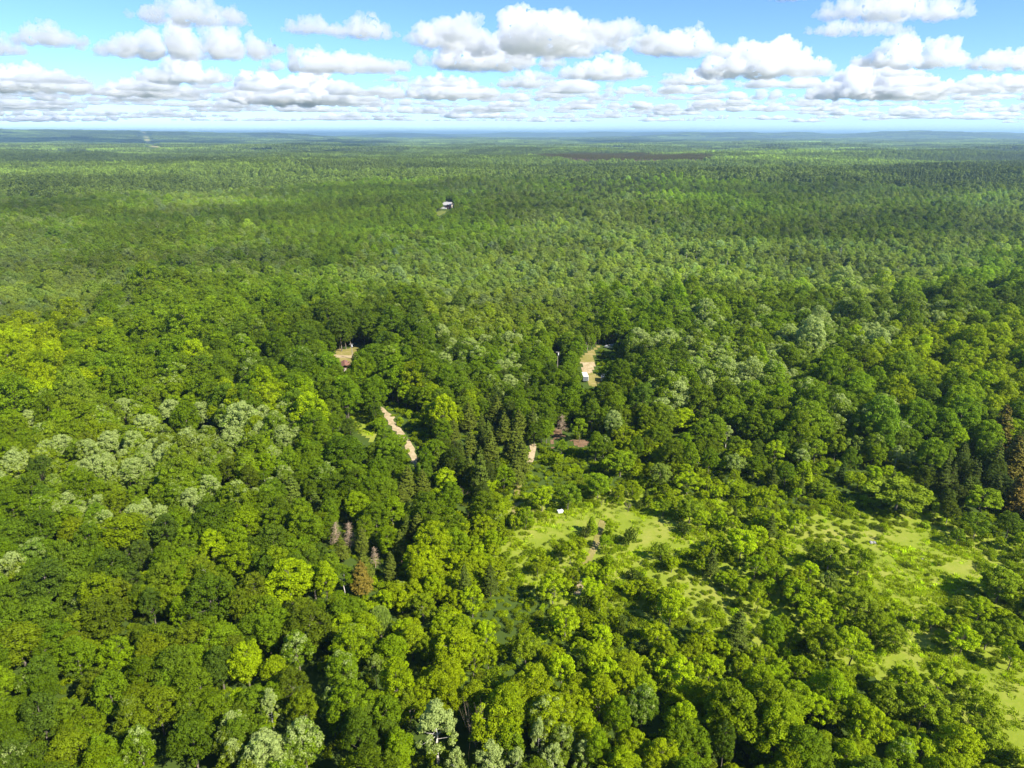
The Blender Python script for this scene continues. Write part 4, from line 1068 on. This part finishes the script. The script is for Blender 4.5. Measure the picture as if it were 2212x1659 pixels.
for tr in single:
    c, tk, J, H0, R0 = KIND[tr['kind']][tr['var']]
    if c is None:
        root = link(WORD[tr['kind']], tk, None, (tr['x'], tr['y'], tr['z']), (0, 0, tr['rot']), (tr['sx'], tr['sx'], tr['sz']))
    else:
        root = link(WORD[tr['kind']], None, None, (tr['x'], tr['y'], tr['z']), (0, 0, tr['rot']), (tr['sx'], tr['sx'], tr['sz']))
        a = link('trunk', tk, root); b = link('crown', c, root)
        b['tint'] = [float(q) for q in tone(tr['tint'])]; b['pale'] = float(tr['pale'])
    cat = 'bush' if 'bush' in WORD[tr['kind']] else 'tree'
    tag(root, tr['label'], cat, 'bushes in and round the meadows' if cat == 'bush' else 'nearest trees of the wood')

# ------------------------------------------------------------------ far patches of wood (low detail, for kilometres away)
def patch(seed, size, ntree, nq, qs, H, Rr, conifer=False):
    r = np.random.RandomState(seed); P = []; Nn = []; lf = []; sz = []
    for k in range(ntree):
        cx, cy_ = (r.rand(2) - 0.5) * size
        h = H * (0.75 + 0.5 * r.rand()); rad = Rr * (0.75 + 0.5 * r.rand())
        d = unit(r.normal(size=(nq, 3)) + np.array([0, 0, 0.7])); d[:, 2] = np.abs(d[:, 2])
        if conifer:
            f = r.rand(nq); p = np.stack([d[:, 0] * rad * (1.1 - f), d[:, 1] * rad * (1.1 - f), h * (0.3 + 0.7 * f)], 1)
        else:
            p = d * np.array([rad, rad, h * 0.5]) * (0.85 + 0.2 * r.rand(nq))[:, None] + np.array([0, 0, h * 0.5])
        p[:, 0] += cx; p[:, 1] += cy_
        P.append(p); Nn.append(unit(d + 0.4 * r.normal(size=d.shape))); c = r.rand()
        lf.append(np.stack([0.5 * c + 0.5 * r.rand(nq), np.full(nq, c), np.full(nq, 0.6)], 1)); sz.append(qs * (0.7 + 0.6 * r.rand(nq)))
    V, F = leaf_cards(np.concatenate(P), np.concatenate(Nn), np.concatenate(sz), asp=0.9, r=r)
    return V, F, np.concatenate(lf)

def reg_patch(kind, args, conifer=False):
    V, F, leaf = patch(*args, conifer=conifer)
    me = mesh_from(kind, V, F, M['needle' if conifer else 'leaf'], leaf)
    KIND.setdefault(kind, []).append((None, None, me, 1, 1))
for i in range(4): reg_patch('patch_small', (1000 + i, 34, 24, 80, 1.9, 13, 4.0))
for i in range(2): reg_patch('patch_small_pine', (1020 + i, 34, 30, 60, 1.6, 14, 3.0), True)
for i in range(3): reg_patch('patch_large', (1040 + i, 140, 330, 20, 5.0, 13, 5.0))
for i in range(2): reg_patch('patch_large_pine', (1060 + i, 140, 380, 16, 4.2, 14, 4.0), True)

ROAD_FAR = [(300, 293), (337, 320)]
def far_patches(d0, d1, sp, seed, name, sxy):
    x, y, r = scatter(d0, d1, sp, seed)
    z = tz(x, y); n = len(x)
    st = fbm(x / 420.0, y / 420.0, 61.0, 3); lm = fbm(x / 900.0, y / 300.0, 67.0, 3) - 0.5
    pin = (st < 0.30)
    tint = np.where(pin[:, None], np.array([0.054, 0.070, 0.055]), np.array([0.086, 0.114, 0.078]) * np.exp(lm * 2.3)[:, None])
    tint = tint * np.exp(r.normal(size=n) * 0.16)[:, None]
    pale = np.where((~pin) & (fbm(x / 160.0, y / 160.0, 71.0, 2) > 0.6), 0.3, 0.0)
    ra = at(337, 322); rb = at(300, 294)
    # the straight road's cutting stays free of trees
    A = np.array([ra.x, ra.y]); B = np.array([rb.x, rb.y]); D = (B - A) / np.linalg.norm(B - A)
    rel = np.stack([x, y], 1) - A; along = rel @ D; off = np.abs(rel[:, 0] * D[1] - rel[:, 1] * D[0])
    cut = (along > -400) & (off < 42 + sp * 0.45)
    pu, pv, pf = proj(x, y, z); cut |= inside(PINE_BAND, pu, pv) | inside(PINE_FRONT, pu, pv)
    for i in np.nonzero(~cut)[0]:
        kd = name + ('_pine' if pin[i] else '')
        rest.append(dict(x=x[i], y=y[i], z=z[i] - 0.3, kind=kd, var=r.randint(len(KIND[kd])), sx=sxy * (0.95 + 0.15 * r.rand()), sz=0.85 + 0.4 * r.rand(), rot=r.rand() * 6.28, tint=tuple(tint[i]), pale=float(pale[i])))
PINE_BAND = [(1110, 341), (1300, 337), (1540, 343), (1535, 353), (1230, 351)]
PINE_FRONT = [(1220, 350), (1535, 352), (1545, 357), (1215, 356)]
def plantation():
    r = np.random.RandomState(95)
    P = np.array([tuple(at(u, v))[:2] for u, v in PINE_BAND]); x0, y0 = P.min(0); x1, y1 = P.max(0)
    gx, gy = np.meshgrid(np.arange(x0, x1, 7.5), np.arange(y0, y1, 9.0)); x = gx.ravel() + r.normal(size=gx.size) * 0.8; y = gy.ravel() + r.normal(size=gx.size) * 0.8
    ok = inside([tuple(p) for p in P], x, y); x = x[ok]; y = y[ok]; z = tz(x, y)
    for i in range(len(x)):
        rest.append(dict(x=x[i], y=y[i], z=z[i], kind='redpine', var=r.randint(2), sx=1.0, sz=0.9 + 0.2 * r.rand(), rot=r.rand() * 6.28, tint=(0.066, 0.056, 0.044), pale=0.0))
plantation()
far_patches(1290, 3600, 31, 81, 'patch_small', 1.0)
far_patches(3550, 13000, 120, 82, 'patch_large', 1.0)

# ------------------------------------------------------------------ the wood: everything further off as one mass
def build_mass(name, rest, label, cat):
    src = bpy.data.collections.new(name + '_sources')
    index = {}; k = 0
    for kd in sorted({t_['kind'] for t_ in rest}):
        for v_, q in enumerate(KIND[kd]):
            o = bpy.data.objects.new('%s_source_%03d' % (name, k), q[2]); src.objects.link(o); index[(kd, v_)] = k; k += 1
    n = len(rest)
    me = bpy.data.meshes.new(name)
    me.vertices.add(n)
    me.vertices.foreach_set('co', np.array([(t_['x'], t_['y'], t_['z']) for t_ in rest], np.float32).ravel())
    def att(nm, ty, dom, vals, key):
        a = me.attributes.new(nm, ty, dom); a.data.foreach_set(key, np.asarray(vals).ravel())
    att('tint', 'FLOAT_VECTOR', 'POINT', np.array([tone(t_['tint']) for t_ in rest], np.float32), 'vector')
    att('pale', 'FLOAT', 'POINT', np.array([t_['pale'] for t_ in rest], np.float32), 'value')
    att('vid', 'INT', 'POINT', np.array([index[(t_['kind'], t_['var'])] for t_ in rest], np.int32), 'value')
    att('rot', 'FLOAT_VECTOR', 'POINT', np.array([(0, 0, t_['rot']) for t_ in rest], np.float32), 'vector')
    att('scl', 'FLOAT_VECTOR', 'POINT', np.array([(t_['sx'], t_['sx'], t_['sz']) for t_ in rest], np.float32), 'vector')
    o = link(name, me); tag(o, label, cat, kind='stuff')
    g = bpy.data.node_groups.new('plant_trees', 'GeometryNodeTree')
    g.interface.new_socket('Geometry', in_out='INPUT', socket_type='NodeSocketGeometry')
    g.interface.new_socket('Geometry', in_out='OUTPUT', socket_type='NodeSocketGeometry')
    gi = g.nodes.new('NodeGroupInput'); go = g.nodes.new('NodeGroupOutput')
    ci = g.nodes.new('GeometryNodeCollectionInfo'); ci.inputs['Collection'].default_value = src
    ci.inputs['Separate Children'].default_value = True; ci.inputs['Reset Children'].default_value = True
    ip = g.nodes.new('GeometryNodeInstanceOnPoints'); ip.inputs['Pick Instance'].default_value = True
    def named(nm, ty):
        a = g.nodes.new('GeometryNodeInputNamedAttribute'); a.data_type = ty; a.inputs['Name'].default_value = nm
        return a.outputs['Attribute']
    g.links.new(gi.outputs[0], ip.inputs['Points']); g.links.new(ci.outputs[0], ip.inputs['Instance'])
    g.links.new(named('vid', 'INT'), ip.inputs['Instance Index'])
    e2r = g.nodes.new('FunctionNodeEulerToRotation'); g.links.new(named('rot', 'FLOAT_VECTOR'), e2r.inputs[0])
    g.links.new(e2r.outputs[0], ip.inputs['Rotation']); g.links.new(named('scl', 'FLOAT_VECTOR'), ip.inputs['Scale'])
    g.links.new(ip.outputs[0], go.inputs[0])
    md = o.modifiers.new('plant', 'NODES'); md.node_group = g
    print(name, 'instances', n)
build_mass('forest', rest, 'dense green broadleaf and pine forest running to the horizon', 'forest')

# ------------------------------------------------------------------ undergrowth between the young trees, tufts on the meadows
def tuft(seed):
    r = np.random.RandomState(seed); n = 46
    a = r.rand(n) * 6.28; q = np.sqrt(r.rand(n)) * 0.55
    P = np.stack([np.cos(a) * q, np.sin(a) * q, np.zeros(n)], 1)
    h = 0.20 + 0.30 * r.rand(n); lean = r.normal(size=(n, 2)) * 0.16; w = 0.05 + 0.05 * r.rand(n)
    b = r.rand(n) * 6.28; sx = np.cos(b) * w; sy = np.sin(b) * w
    V = np.empty((n, 4, 3))
    V[:, 0] = P + np.stack([-sx, -sy, np.full(n, -0.03)], 1); V[:, 1] = P + np.stack([sx, sy, np.full(n, -0.03)], 1)
    top = P + np.stack([lean[:, 0], lean[:, 1], h], 1)
    V[:, 2] = top + np.stack([sx, sy, np.zeros(n)], 1) * 0.5; V[:, 3] = top - np.stack([sx, sy, np.zeros(n)], 1) * 0.5
    leaf = np.stack([r.rand(n), np.full(n, r.rand()), np.zeros(n)], 1)
    return mesh_from('tuft', V.reshape(-1, 3), np.arange(n * 4).reshape(n, 4), M['leaf'], leaf)
for i in range(3): KIND.setdefault('tuft', []).append((None, None, tuft(1200 + i), 0.4, 0.5))

def grow_low():
    low = []; grass = []
    x, y, r = scatter(0, 290, 1.9, 91)
    z = tz(x, y); u, v, f = proj(x, y, z)
    st = style_at(u, v, r); n = len(x)
    w = (st == CODES.index('w')) | (st == CODES.index('y')) | (r.rand(n) < 0.35)
    s_ = 0.30 + 0.55 * r.rand(n) * fbm(x / 9.0, y / 9.0, 47.0, 2) * 1.6
    openg = np.zeros(n, bool)
    for p in KEEP: openg |= inside(p, u, v)
    blocked = kept_clear(x, y, z, 2.2 * s_, 1.5 * s_)
    ok = w & ~openg & ~blocked & (u > -60) & (u < 2270)
    lu = np.exp(r.normal(size=n) * 0.22)
    for i in np.nonzero(ok)[0]:
        t_ = np.array([(0.135, 0.165, 0.006), (0.10, 0.14, 0.008), (0.12, 0.125, 0.02), (0.07, 0.10, 0.010)][r.choice(4, p=[0.5, 0.28, 0.12, 0.10])]) * lu[i]
        low.append(dict(x=x[i], y=y[i], z=z[i] - 0.1, kind='shrub', var=r.randint(3), sx=s_[i] * (0.9 + 0.5 * r.rand()), sz=s_[i] * (0.7 + 0.5 * r.rand()), rot=r.rand() * 6.28, tint=tuple(t_), pale=0.0))
    x, y, r = scatter(0, 260, 0.75, 92)
    z = tz(x, y); u, v, f = proj(x, y, z); n = len(x)
    on = np.zeros(n, bool)
    for p in (MEADOW_MID, MEADOW_LEFT, MEADOW_RIGHT, MEADOW_LINK, MEADOW_EDGE, MEADOW_SLIVER, TRACK_SIDE): on |= inside(grow_poly(p, 1.08), u, v)
    for p in (pixw(PATH_D, 5), pixw(PATH_E, 4), pixw(TRACK_B, 6)): on &= ~inside(p, u, v)
    dry = fbm(x / 7.0, y / 7.0, 53.0, 3)
    on &= r.rand(n) < 0.12 + 0.6 * sstep(0.62, 0.40, dry)
    for i in np.nonzero(on)[0]:
        t_ = np.array((0.200, 0.205, 0.020)) * np.exp(r.normal() * 0.25) if dry[i] < 0.56 else np.array((0.215, 0.212, 0.05)) * np.exp(r.normal() * 0.2)
        grass.append(dict(x=x[i], y=y[i], z=z[i] + 0.04, kind='tuft', var=r.randint(3), sx=0.6 + 0.8 * r.rand(), sz=0.4 + 0.9 * r.rand() ** 2, rot=r.rand() * 6.28, tint=tuple(t_), pale=0.0))
    build_mass('undergrowth', low, 'low yellow green brush filling the gaps between the young trees', 'undergrowth')
    build_mass('meadow_grass', grass, 'short yellowish grass tufts on the open meadows', 'grass')
grow_low()

# ------------------------------------------------------------------ things people left in the clearings
M['white_paint'] = simple('white_paint', (0.78, 0.78, 0.76), 0.45, noise=0.08)
M['grey_metal'] = simple('grey_sheet_metal', (0.30, 0.33, 0.38), 0.4, 0.5)
M['grey_dark'] = simple('dark_grey_panel', (0.12, 0.13, 0.15), 0.5)
M['rubber'] = simple('black_rubber', (0.02, 0.02, 0.02), 0.85)
M['glass'] = simple('dark_glass', (0.03, 0.04, 0.05), 0.08, noise=0.05, spec=0.8)
M['silver'] = simple('silver_car_paint', (0.62, 0.65, 0.70), 0.25, 0.4, noise=0.05)
M['pole'] = simple('weathered_pole', (0.34, 0.30, 0.25), 0.85, noise=0.4, scale=6)
M['rust_roof'] = simple('rust_red_roof', (0.27, 0.13, 0.085), 0.6, noise=0.3)
M['siding'] = simple('tan_siding', (0.52, 0.46, 0.38), 0.7)
M['red_siding'] = simple('dark_red_siding', (0.22, 0.035, 0.035), 0.7)
M['shingle'] = simple('grey_shingles', (0.42, 0.40, 0.39), 0.85, noise=0.3, scale=2)
M['stone'] = simple('grey_field_stone', (0.34, 0.33, 0.32), 0.9, noise=0.5, scale=2)
M['wood_dark'] = simple('dark_boards', (0.14, 0.08, 0.05), 0.8)

def box_mesh(name, lo, hi, m, bevel=0.0, taper=None):
    bm = bmesh.new(); bmesh.ops.create_cube(bm, size=1.0)
    lo = Vector(lo); hi = Vector(hi); c = (lo + hi) / 2; d = hi - lo
    for v in bm.verts:
        t_ = 1.0
        if taper and v.co.z > 0: t_ = taper
        v.co = Vector((c.x + v.co.x * d.x * t_, c.y + v.co.y * d.y * t_, c.z + v.co.z * d.z))
    if bevel: bmesh.ops.bevel(bm, geom=bm.edges[:], offset=bevel, segments=2, affect='EDGES')
    me = bpy.data.meshes.new(name); bm.to_mesh(me); bm.free(); me.materials.append(m)
    return me

def box(name, parent, lo, hi, m, bevel=0.0, taper=None):
    return link(name, box_mesh(name, lo, hi, m, bevel, taper), parent)

def prism(name, parent, pts, y0, y1, m, axis='y'):
    """Extrude a profile of (a, z) points from y0 to y1."""
    n = len(pts); V = []
    for y in (y0, y1):
        for a, z in pts: V.append((a, y, z) if axis == 'y' else (y, a, z))
    bm = bmesh.new(); vs_ = [bm.verts.new(v) for v in V]
    bm.faces.new(vs_[:n]); bm.faces.new(vs_[n:][::-1])
    for i in range(n): bm.faces.new((vs_[i], vs_[n + i], vs_[n + (i + 1) % n], vs_[(i + 1) % n]))
    bmesh.ops.recalc_face_normals(bm, faces=bm.faces[:])
    me = bpy.data.meshes.new(name); bm.to_mesh(me); bm.free(); me.materials.append(m)
    return link(name, me, parent)

def wheel(parent, x, y, r, w=0.2):
    bm = bmesh.new(); bmesh.ops.create_cone(bm, cap_ends=True, segments=16, radius1=r, radius2=r, depth=w, matrix=Matrix.Rotation(R(90), 4, 'Y'))
    bmesh.ops.bevel(bm, geom=bm.edges[:], offset=0.03, segments=1, affect='EDGES')
    me = bpy.data.meshes.new('wheel'); bm.to_mesh(me); bm.free(); me.materials.append(M['rubber'])
    o = link('wheel', me, parent, (x, y, r))
    bm = bmesh.new(); bmesh.ops.create_cone(bm, cap_ends=True, segments=12, radius1=r * 0.55, radius2=r * 0.5, depth=w + 0.04, matrix=Matrix.Rotation(R(90), 4, 'Y'))
    me = bpy.data.meshes.new('rim'); bm.to_mesh(me); bm.free(); me.materials.append(M['grey_metal'])
    link('rim', me, o)
    return o

def cyl(name, parent, p0, p1, r0, r1, m, sides=12):
    V, F = tubes([(p0, p1, r0, r1)], sides)
    me = bpy.data.meshes.new(name); me.from_pydata([tuple(v) for v in V], [], [tuple(int(i) for i in f) for f in F] + [tuple(range(sides - 1, -1, -1)), tuple(range(sides, 2 * sides))])
    me.materials.append(m); me.update()
    return link(name, me, parent)

def root_at(name, u, v, rz=0.0):
    p = at(u, v); o = link(name, None, None, p, (0, 0, rz)); return o

def trailer(u, v, rz, body, label, w=2.15, l=4.6, h=2.0):
    t = root_at('box_trailer', u, v, rz)
    box('body', t, (-w / 2, -l / 2, 0.55), (w / 2, l / 2, 0.55 + h), M[body], 0.08)
    box('roof', t, (-w / 2 + 0.03, -l / 2 + 0.03, 0.56 + h), (w / 2 - 0.03, l / 2 - 0.03, 0.62 + h), M['white_paint' if body == 'white_paint' else 'grey_metal'], 0.02)
    d = box('rear_door', t, (-w / 2 + 0.12, -l / 2 - 0.03, 0.65), (w / 2 - 0.12, -l / 2 - 0.005, 0.4 + h), M['grey_metal' if body == 'white_paint' else 'grey_dark'], 0.01)
    box('handle', d, (0.05, -l / 2 - 0.07, 1.3), (0.12, -l / 2 - 0.035, 1.6), M['grey_dark'])
    box('side_window', t, (w / 2 + 0.003, -0.6, 1.5), (w / 2 + 0.03, 0.7, 2.1), M['glass'])
    for sx in (-1, 1): wheel(t, sx * (w / 2 - 0.06), -0.2, 0.34)
    V, F = tubes([((-0.6, l / 2, 0.5), (0, l / 2 + 1.1, 0.5), 0.05, 0.05), ((0.6, l / 2, 0.5), (0, l / 2 + 1.1, 0.5), 0.05, 0.05), ((0, l / 2 + 1.05, 0.5), (0, l / 2 + 1.05, 0.02), 0.04, 0.04)], 6)
    link('tow_bar', mesh_from('tow_bar', V, F, M['grey_dark']), t)
    tag(t, label, 'trailer')
trailer(1263, 822, R(4), 'white_paint', 'white box trailer parked on the lawn behind the tree on the left')
trailer(1303, 823, R(-6), 'grey_metal', 'grey trailer parked at the right side of the lawn clearing', w=1.95, l=3.8, h=1.7)

def car(u, v, rz, label):
    t = root_at('parked_car', u, v, rz)
    prism('body', t, [(-2.2, 0.35), (2.15, 0.35), (2.2, 0.75), (2.0, 0.95), (1.0, 1.02), (-2.05, 1.02), (-2.2, 0.8)], -0.88, 0.88, M['silver'], 'x')
    cb = prism('cabin', t, [(1.0, 1.02), (0.35, 1.55), (-1.5, 1.58), (-2.0, 1.02)], -0.78, 0.78, M['glass'], 'x')
    prism('roof', t, [(0.36, 1.555), (0.30, 1.62), (-1.42, 1.64), (-1.5, 1.585)], -0.76, 0.76, M['silver'], 'x')
    for sx in (-0.82, 0.82):
        for y in (-1.35, 1.35): wheel(t, sx, y, 0.33)
    for sx in (-0.62, 0.62): box('headlight', t, (sx - 0.16, 2.17, 0.66), (sx + 0.16, 2.22, 0.80), M['white_paint'])
    tag(t, label, 'car')
car(1317, 752, R(62), 'silver car parked under the trees beside the sandy drive')
car(739, 822, R(20), 'pale car half hidden under trees below the rust-red roof')

def pole(u, v, H, label, lean=0.0):
    t = root_at('utility_pole', u, v)
    cyl('shaft', t, (0, 0, -0.5), (lean, 0, H), 0.16, 0.11, M['pole'])
    cyl('transformer', t, (lean + 0.24, -0.1, H - 1.35), (lean + 0.24, -0.1, H - 0.45), 0.22, 0.22, M['white_paint'])
    a = box('crossarm', t, (lean - 0.7, -0.16, H - 0.30), (lean + 0.7, -0.06, H - 0.18), M['pole'])
    for x in (-0.6, 0.0, 0.6): cyl('insulator', a, (lean + x, -0.11, H - 0.17), (lean + x, -0.11, H + 0.03), 0.05, 0.035, M['white_paint'], 8)
    tag(t, label, 'pole')
pole(762, 776, 6.8, 'thin utility pole standing on the lawn by the short dirt road', -0.1)
pole(1204, 800, 7.8, 'utility pole with a pale transformer left of the sandy drive')

# cabin with the rust-red roof, among the trees at the yard's lower end
t = root_at('cabin', 746, 801, R(14))
box('wall', t, (-2.2, -3, 0), (2.2, 3, 2.3), M['wood_dark'])
rf = prism('roof', t, [(-2.7, 2.15), (0, 3.5), (2.7, 2.15), (2.7, 2.32), (0, 3.68), (-2.7, 2.32)], -3.4, 3.4, M['rust_roof'])
cyl('stovepipe', rf, (0.8, 1.5, 3.0), (0.8, 1.5, 4.0), 0.1, 0.1, M['grey_metal'])
d = box('door', t, (-0.45, -3.05, 0.05), (0.45, -3.004, 2.0), M['siding']); box('handle', d, (0.28, -3.10, 0.95), (0.36, -3.055, 1.05), M['grey_metal'])
for sx in (-1, 1): w_ = box('window', t, (sx * 2.204 - 0.02, -0.5, 1.0), (sx * 2.204 + 0.02, 0.5, 1.8), M['white_paint']); box('pane', w_, (sx * 2.23 - 0.01, -0.42, 1.08), (sx * 2.23 + 0.01, 0.42, 1.72), M['glass'])
tag(t, 'small cabin with a rust-red roof half hidden by trees below the short dirt road', 'cabin')

# far house in the woods
t = root_at('house', 969, 450, R(-20))
box('wall', t, (-7, -4, 0), (5, 4, 4.6), M['siding'])
prism('roof', t, [(-4.7, 4.4), (0, 7.8), (4.7, 4.4), (4.7, 4.7), (0, 8.15), (-4.7, 4.7)], -7.7, 5.6, M['shingle'], 'x')
prism('porch_roof', t, [(0.2, 4.62), (3.0, 5.9), (5.8, 4.62), (5.8, 4.85), (3.0, 6.15), (0.2, 4.85)], -8.2, -3.0, M['shingle'])
box('porch_wall', t, (0.9, -7.4, 0), (5.1, -4.003, 4.55), M['red_siding'])
box('deck', t, (-8, -8.4, 0), (0.7, -4.2, 1.1), M['white_paint'])
for x in (-5.5, -3.4, -1.3):
    w_ = box('window', t, (x - 0.8, -4.06, 2.2), (x + 0.8, -4.003, 3.8), M['grey_dark']); box('pane', w_, (x - 0.68, -4.09, 2.3), (x + 0.68, -4.062, 3.7), M['glass'])
d = box('door', t, (2.5, -7.46, 0.1), (3.5, -7.403, 2.2), M['white_paint']); box('handle', d, (2.6, -7.5, 1.1), (2.7, -7.462, 1.2), M['grey_metal'])
box('chimney', t, (-3.2, 1.0, 5.5), (-2.4, 1.8, 9.0), M['stone'])
tag(t, 'lone house with grey roof and dark red porch far back in the forest', 'house')

# white chest in the meadow
t = root_at('storage_chest', 1210, 1108, R(24))
box('body', t, (-0.7, -0.42, 0.06), (0.7, 0.42, 0.68), M['white_paint'], 0.03)
l_ = box('lid', t, (-0.73, -0.45, 0.69), (0.73, 0.45, 0.80), M['white_paint'], 0.03)
box('handle', l_, (-0.12, -0.50, 0.70), (0.12, -0.455, 0.74), M['grey_metal'])
for x in (-0.6, 0.6):
    for y in (-0.34, 0.34): box('foot', t, (x - 0.06, y - 0.06, -0.05), (x + 0.06, y + 0.06, 0.055), M['rubber'])
tag(t, 'white rectangular box lying in the grass at the upper left of the middle meadow', 'box')

def rock(u, v, sx, sy, sz, seed, label):
    bm = bmesh.new(); bmesh.ops.create_icosphere(bm, subdivisions=3, radius=1.0)
    for q in bm.verts:
        n_ = 0.72 + 0.56 * float(fbm(q.co.x * 1.3 + seed * 7, q.co.y * 1.3 + q.co.z * 1.7, seed, 3))
        q.co = Vector((q.co.x * sx * n_, q.co.y * sy * n_, max(-0.25, q.co.z) * sz * n_))
    me = bpy.data.meshes.new('boulder'); bm.to_mesh(me); bm.free(); me.materials.append(M['stone'])
    tag(link('boulder', me, None, at(u, v), (0, 0, seed)), label, 'rock', 'grey stones in the meadows')
rock(1881, 1173, 0.55, 0.45, 0.55, 1, 'left one of two grey boulders at the left side of the right meadow')
rock(1888, 1173, 0.50, 0.42, 0.45, 2, 'right one of two grey boulders at the left side of the right meadow')
rock(2014, 1266, 0.35, 0.28, 0.22, 3, 'small pale stone lying in the middle of the right meadow')
rock(1992, 1207, 0.30, 0.25, 0.18, 4, 'small pale stone in the upper part of the right meadow')

# two broken white stems on the right-hand slope
t = root_at('dead_birch', 1889, 948)
for dx, h, lean in ((-0.35, 8.2, 0.5), (0.35, 7.9, 0.6)):
    V, F = tubes([((dx, 0, -0.5), (dx + lean * 0.5, 0, h * 0.5), 0.14, 0.12), ((dx + lean * 0.5, 0, h * 0.5), (dx + lean, 0.05, h), 0.12, 0.08), ((dx + lean * 0.8, 0, h * 0.8), (dx + lean * 0.8 + 0.5, 0.1, h * 0.88), 0.04, 0.015)], 7)
    link('stem', mesh_from('stem', V, F, M['bark_white'] if 'bark_white' in M else M['bark_pale']), t)
tag(t, 'pair of bare white birch stems sticking out of the trees on the right', 'tree', 'nearest trees of the wood')

# the straight road far off to the left
def far_road():
    a = at(337, 321); b = at(305, 294.5)
    D = (Vector((b.x, b.y, 0)) - Vector((a.x, a.y, 0))); n = 160; s_ = Vector((-D.y, D.x, 0)).normalized()
    for name, off, w, m, h in (('road_verge', 0, 60, 'meadow', 0.6), ('road', -8, 7, 'sand', 1.4), ('road', 9, 8, 'sand', 1.4)):
        V = []; F = []
        for i in range(n + 1):
            p = Vector((a.x, a.y, 0)) + D * (i / n)
            for k in (-0.5, 0.5):
                q = p + s_ * (off + w * k); V.append((q.x, q.y, float(tz(q.x, q.y)) + h))
            if i: F.append((2 * i - 2, 2 * i, 2 * i + 1, 2 * i - 1))
        tag(link(name, mesh_from(name, V, F, M[m])), kind='structure')
far_road()
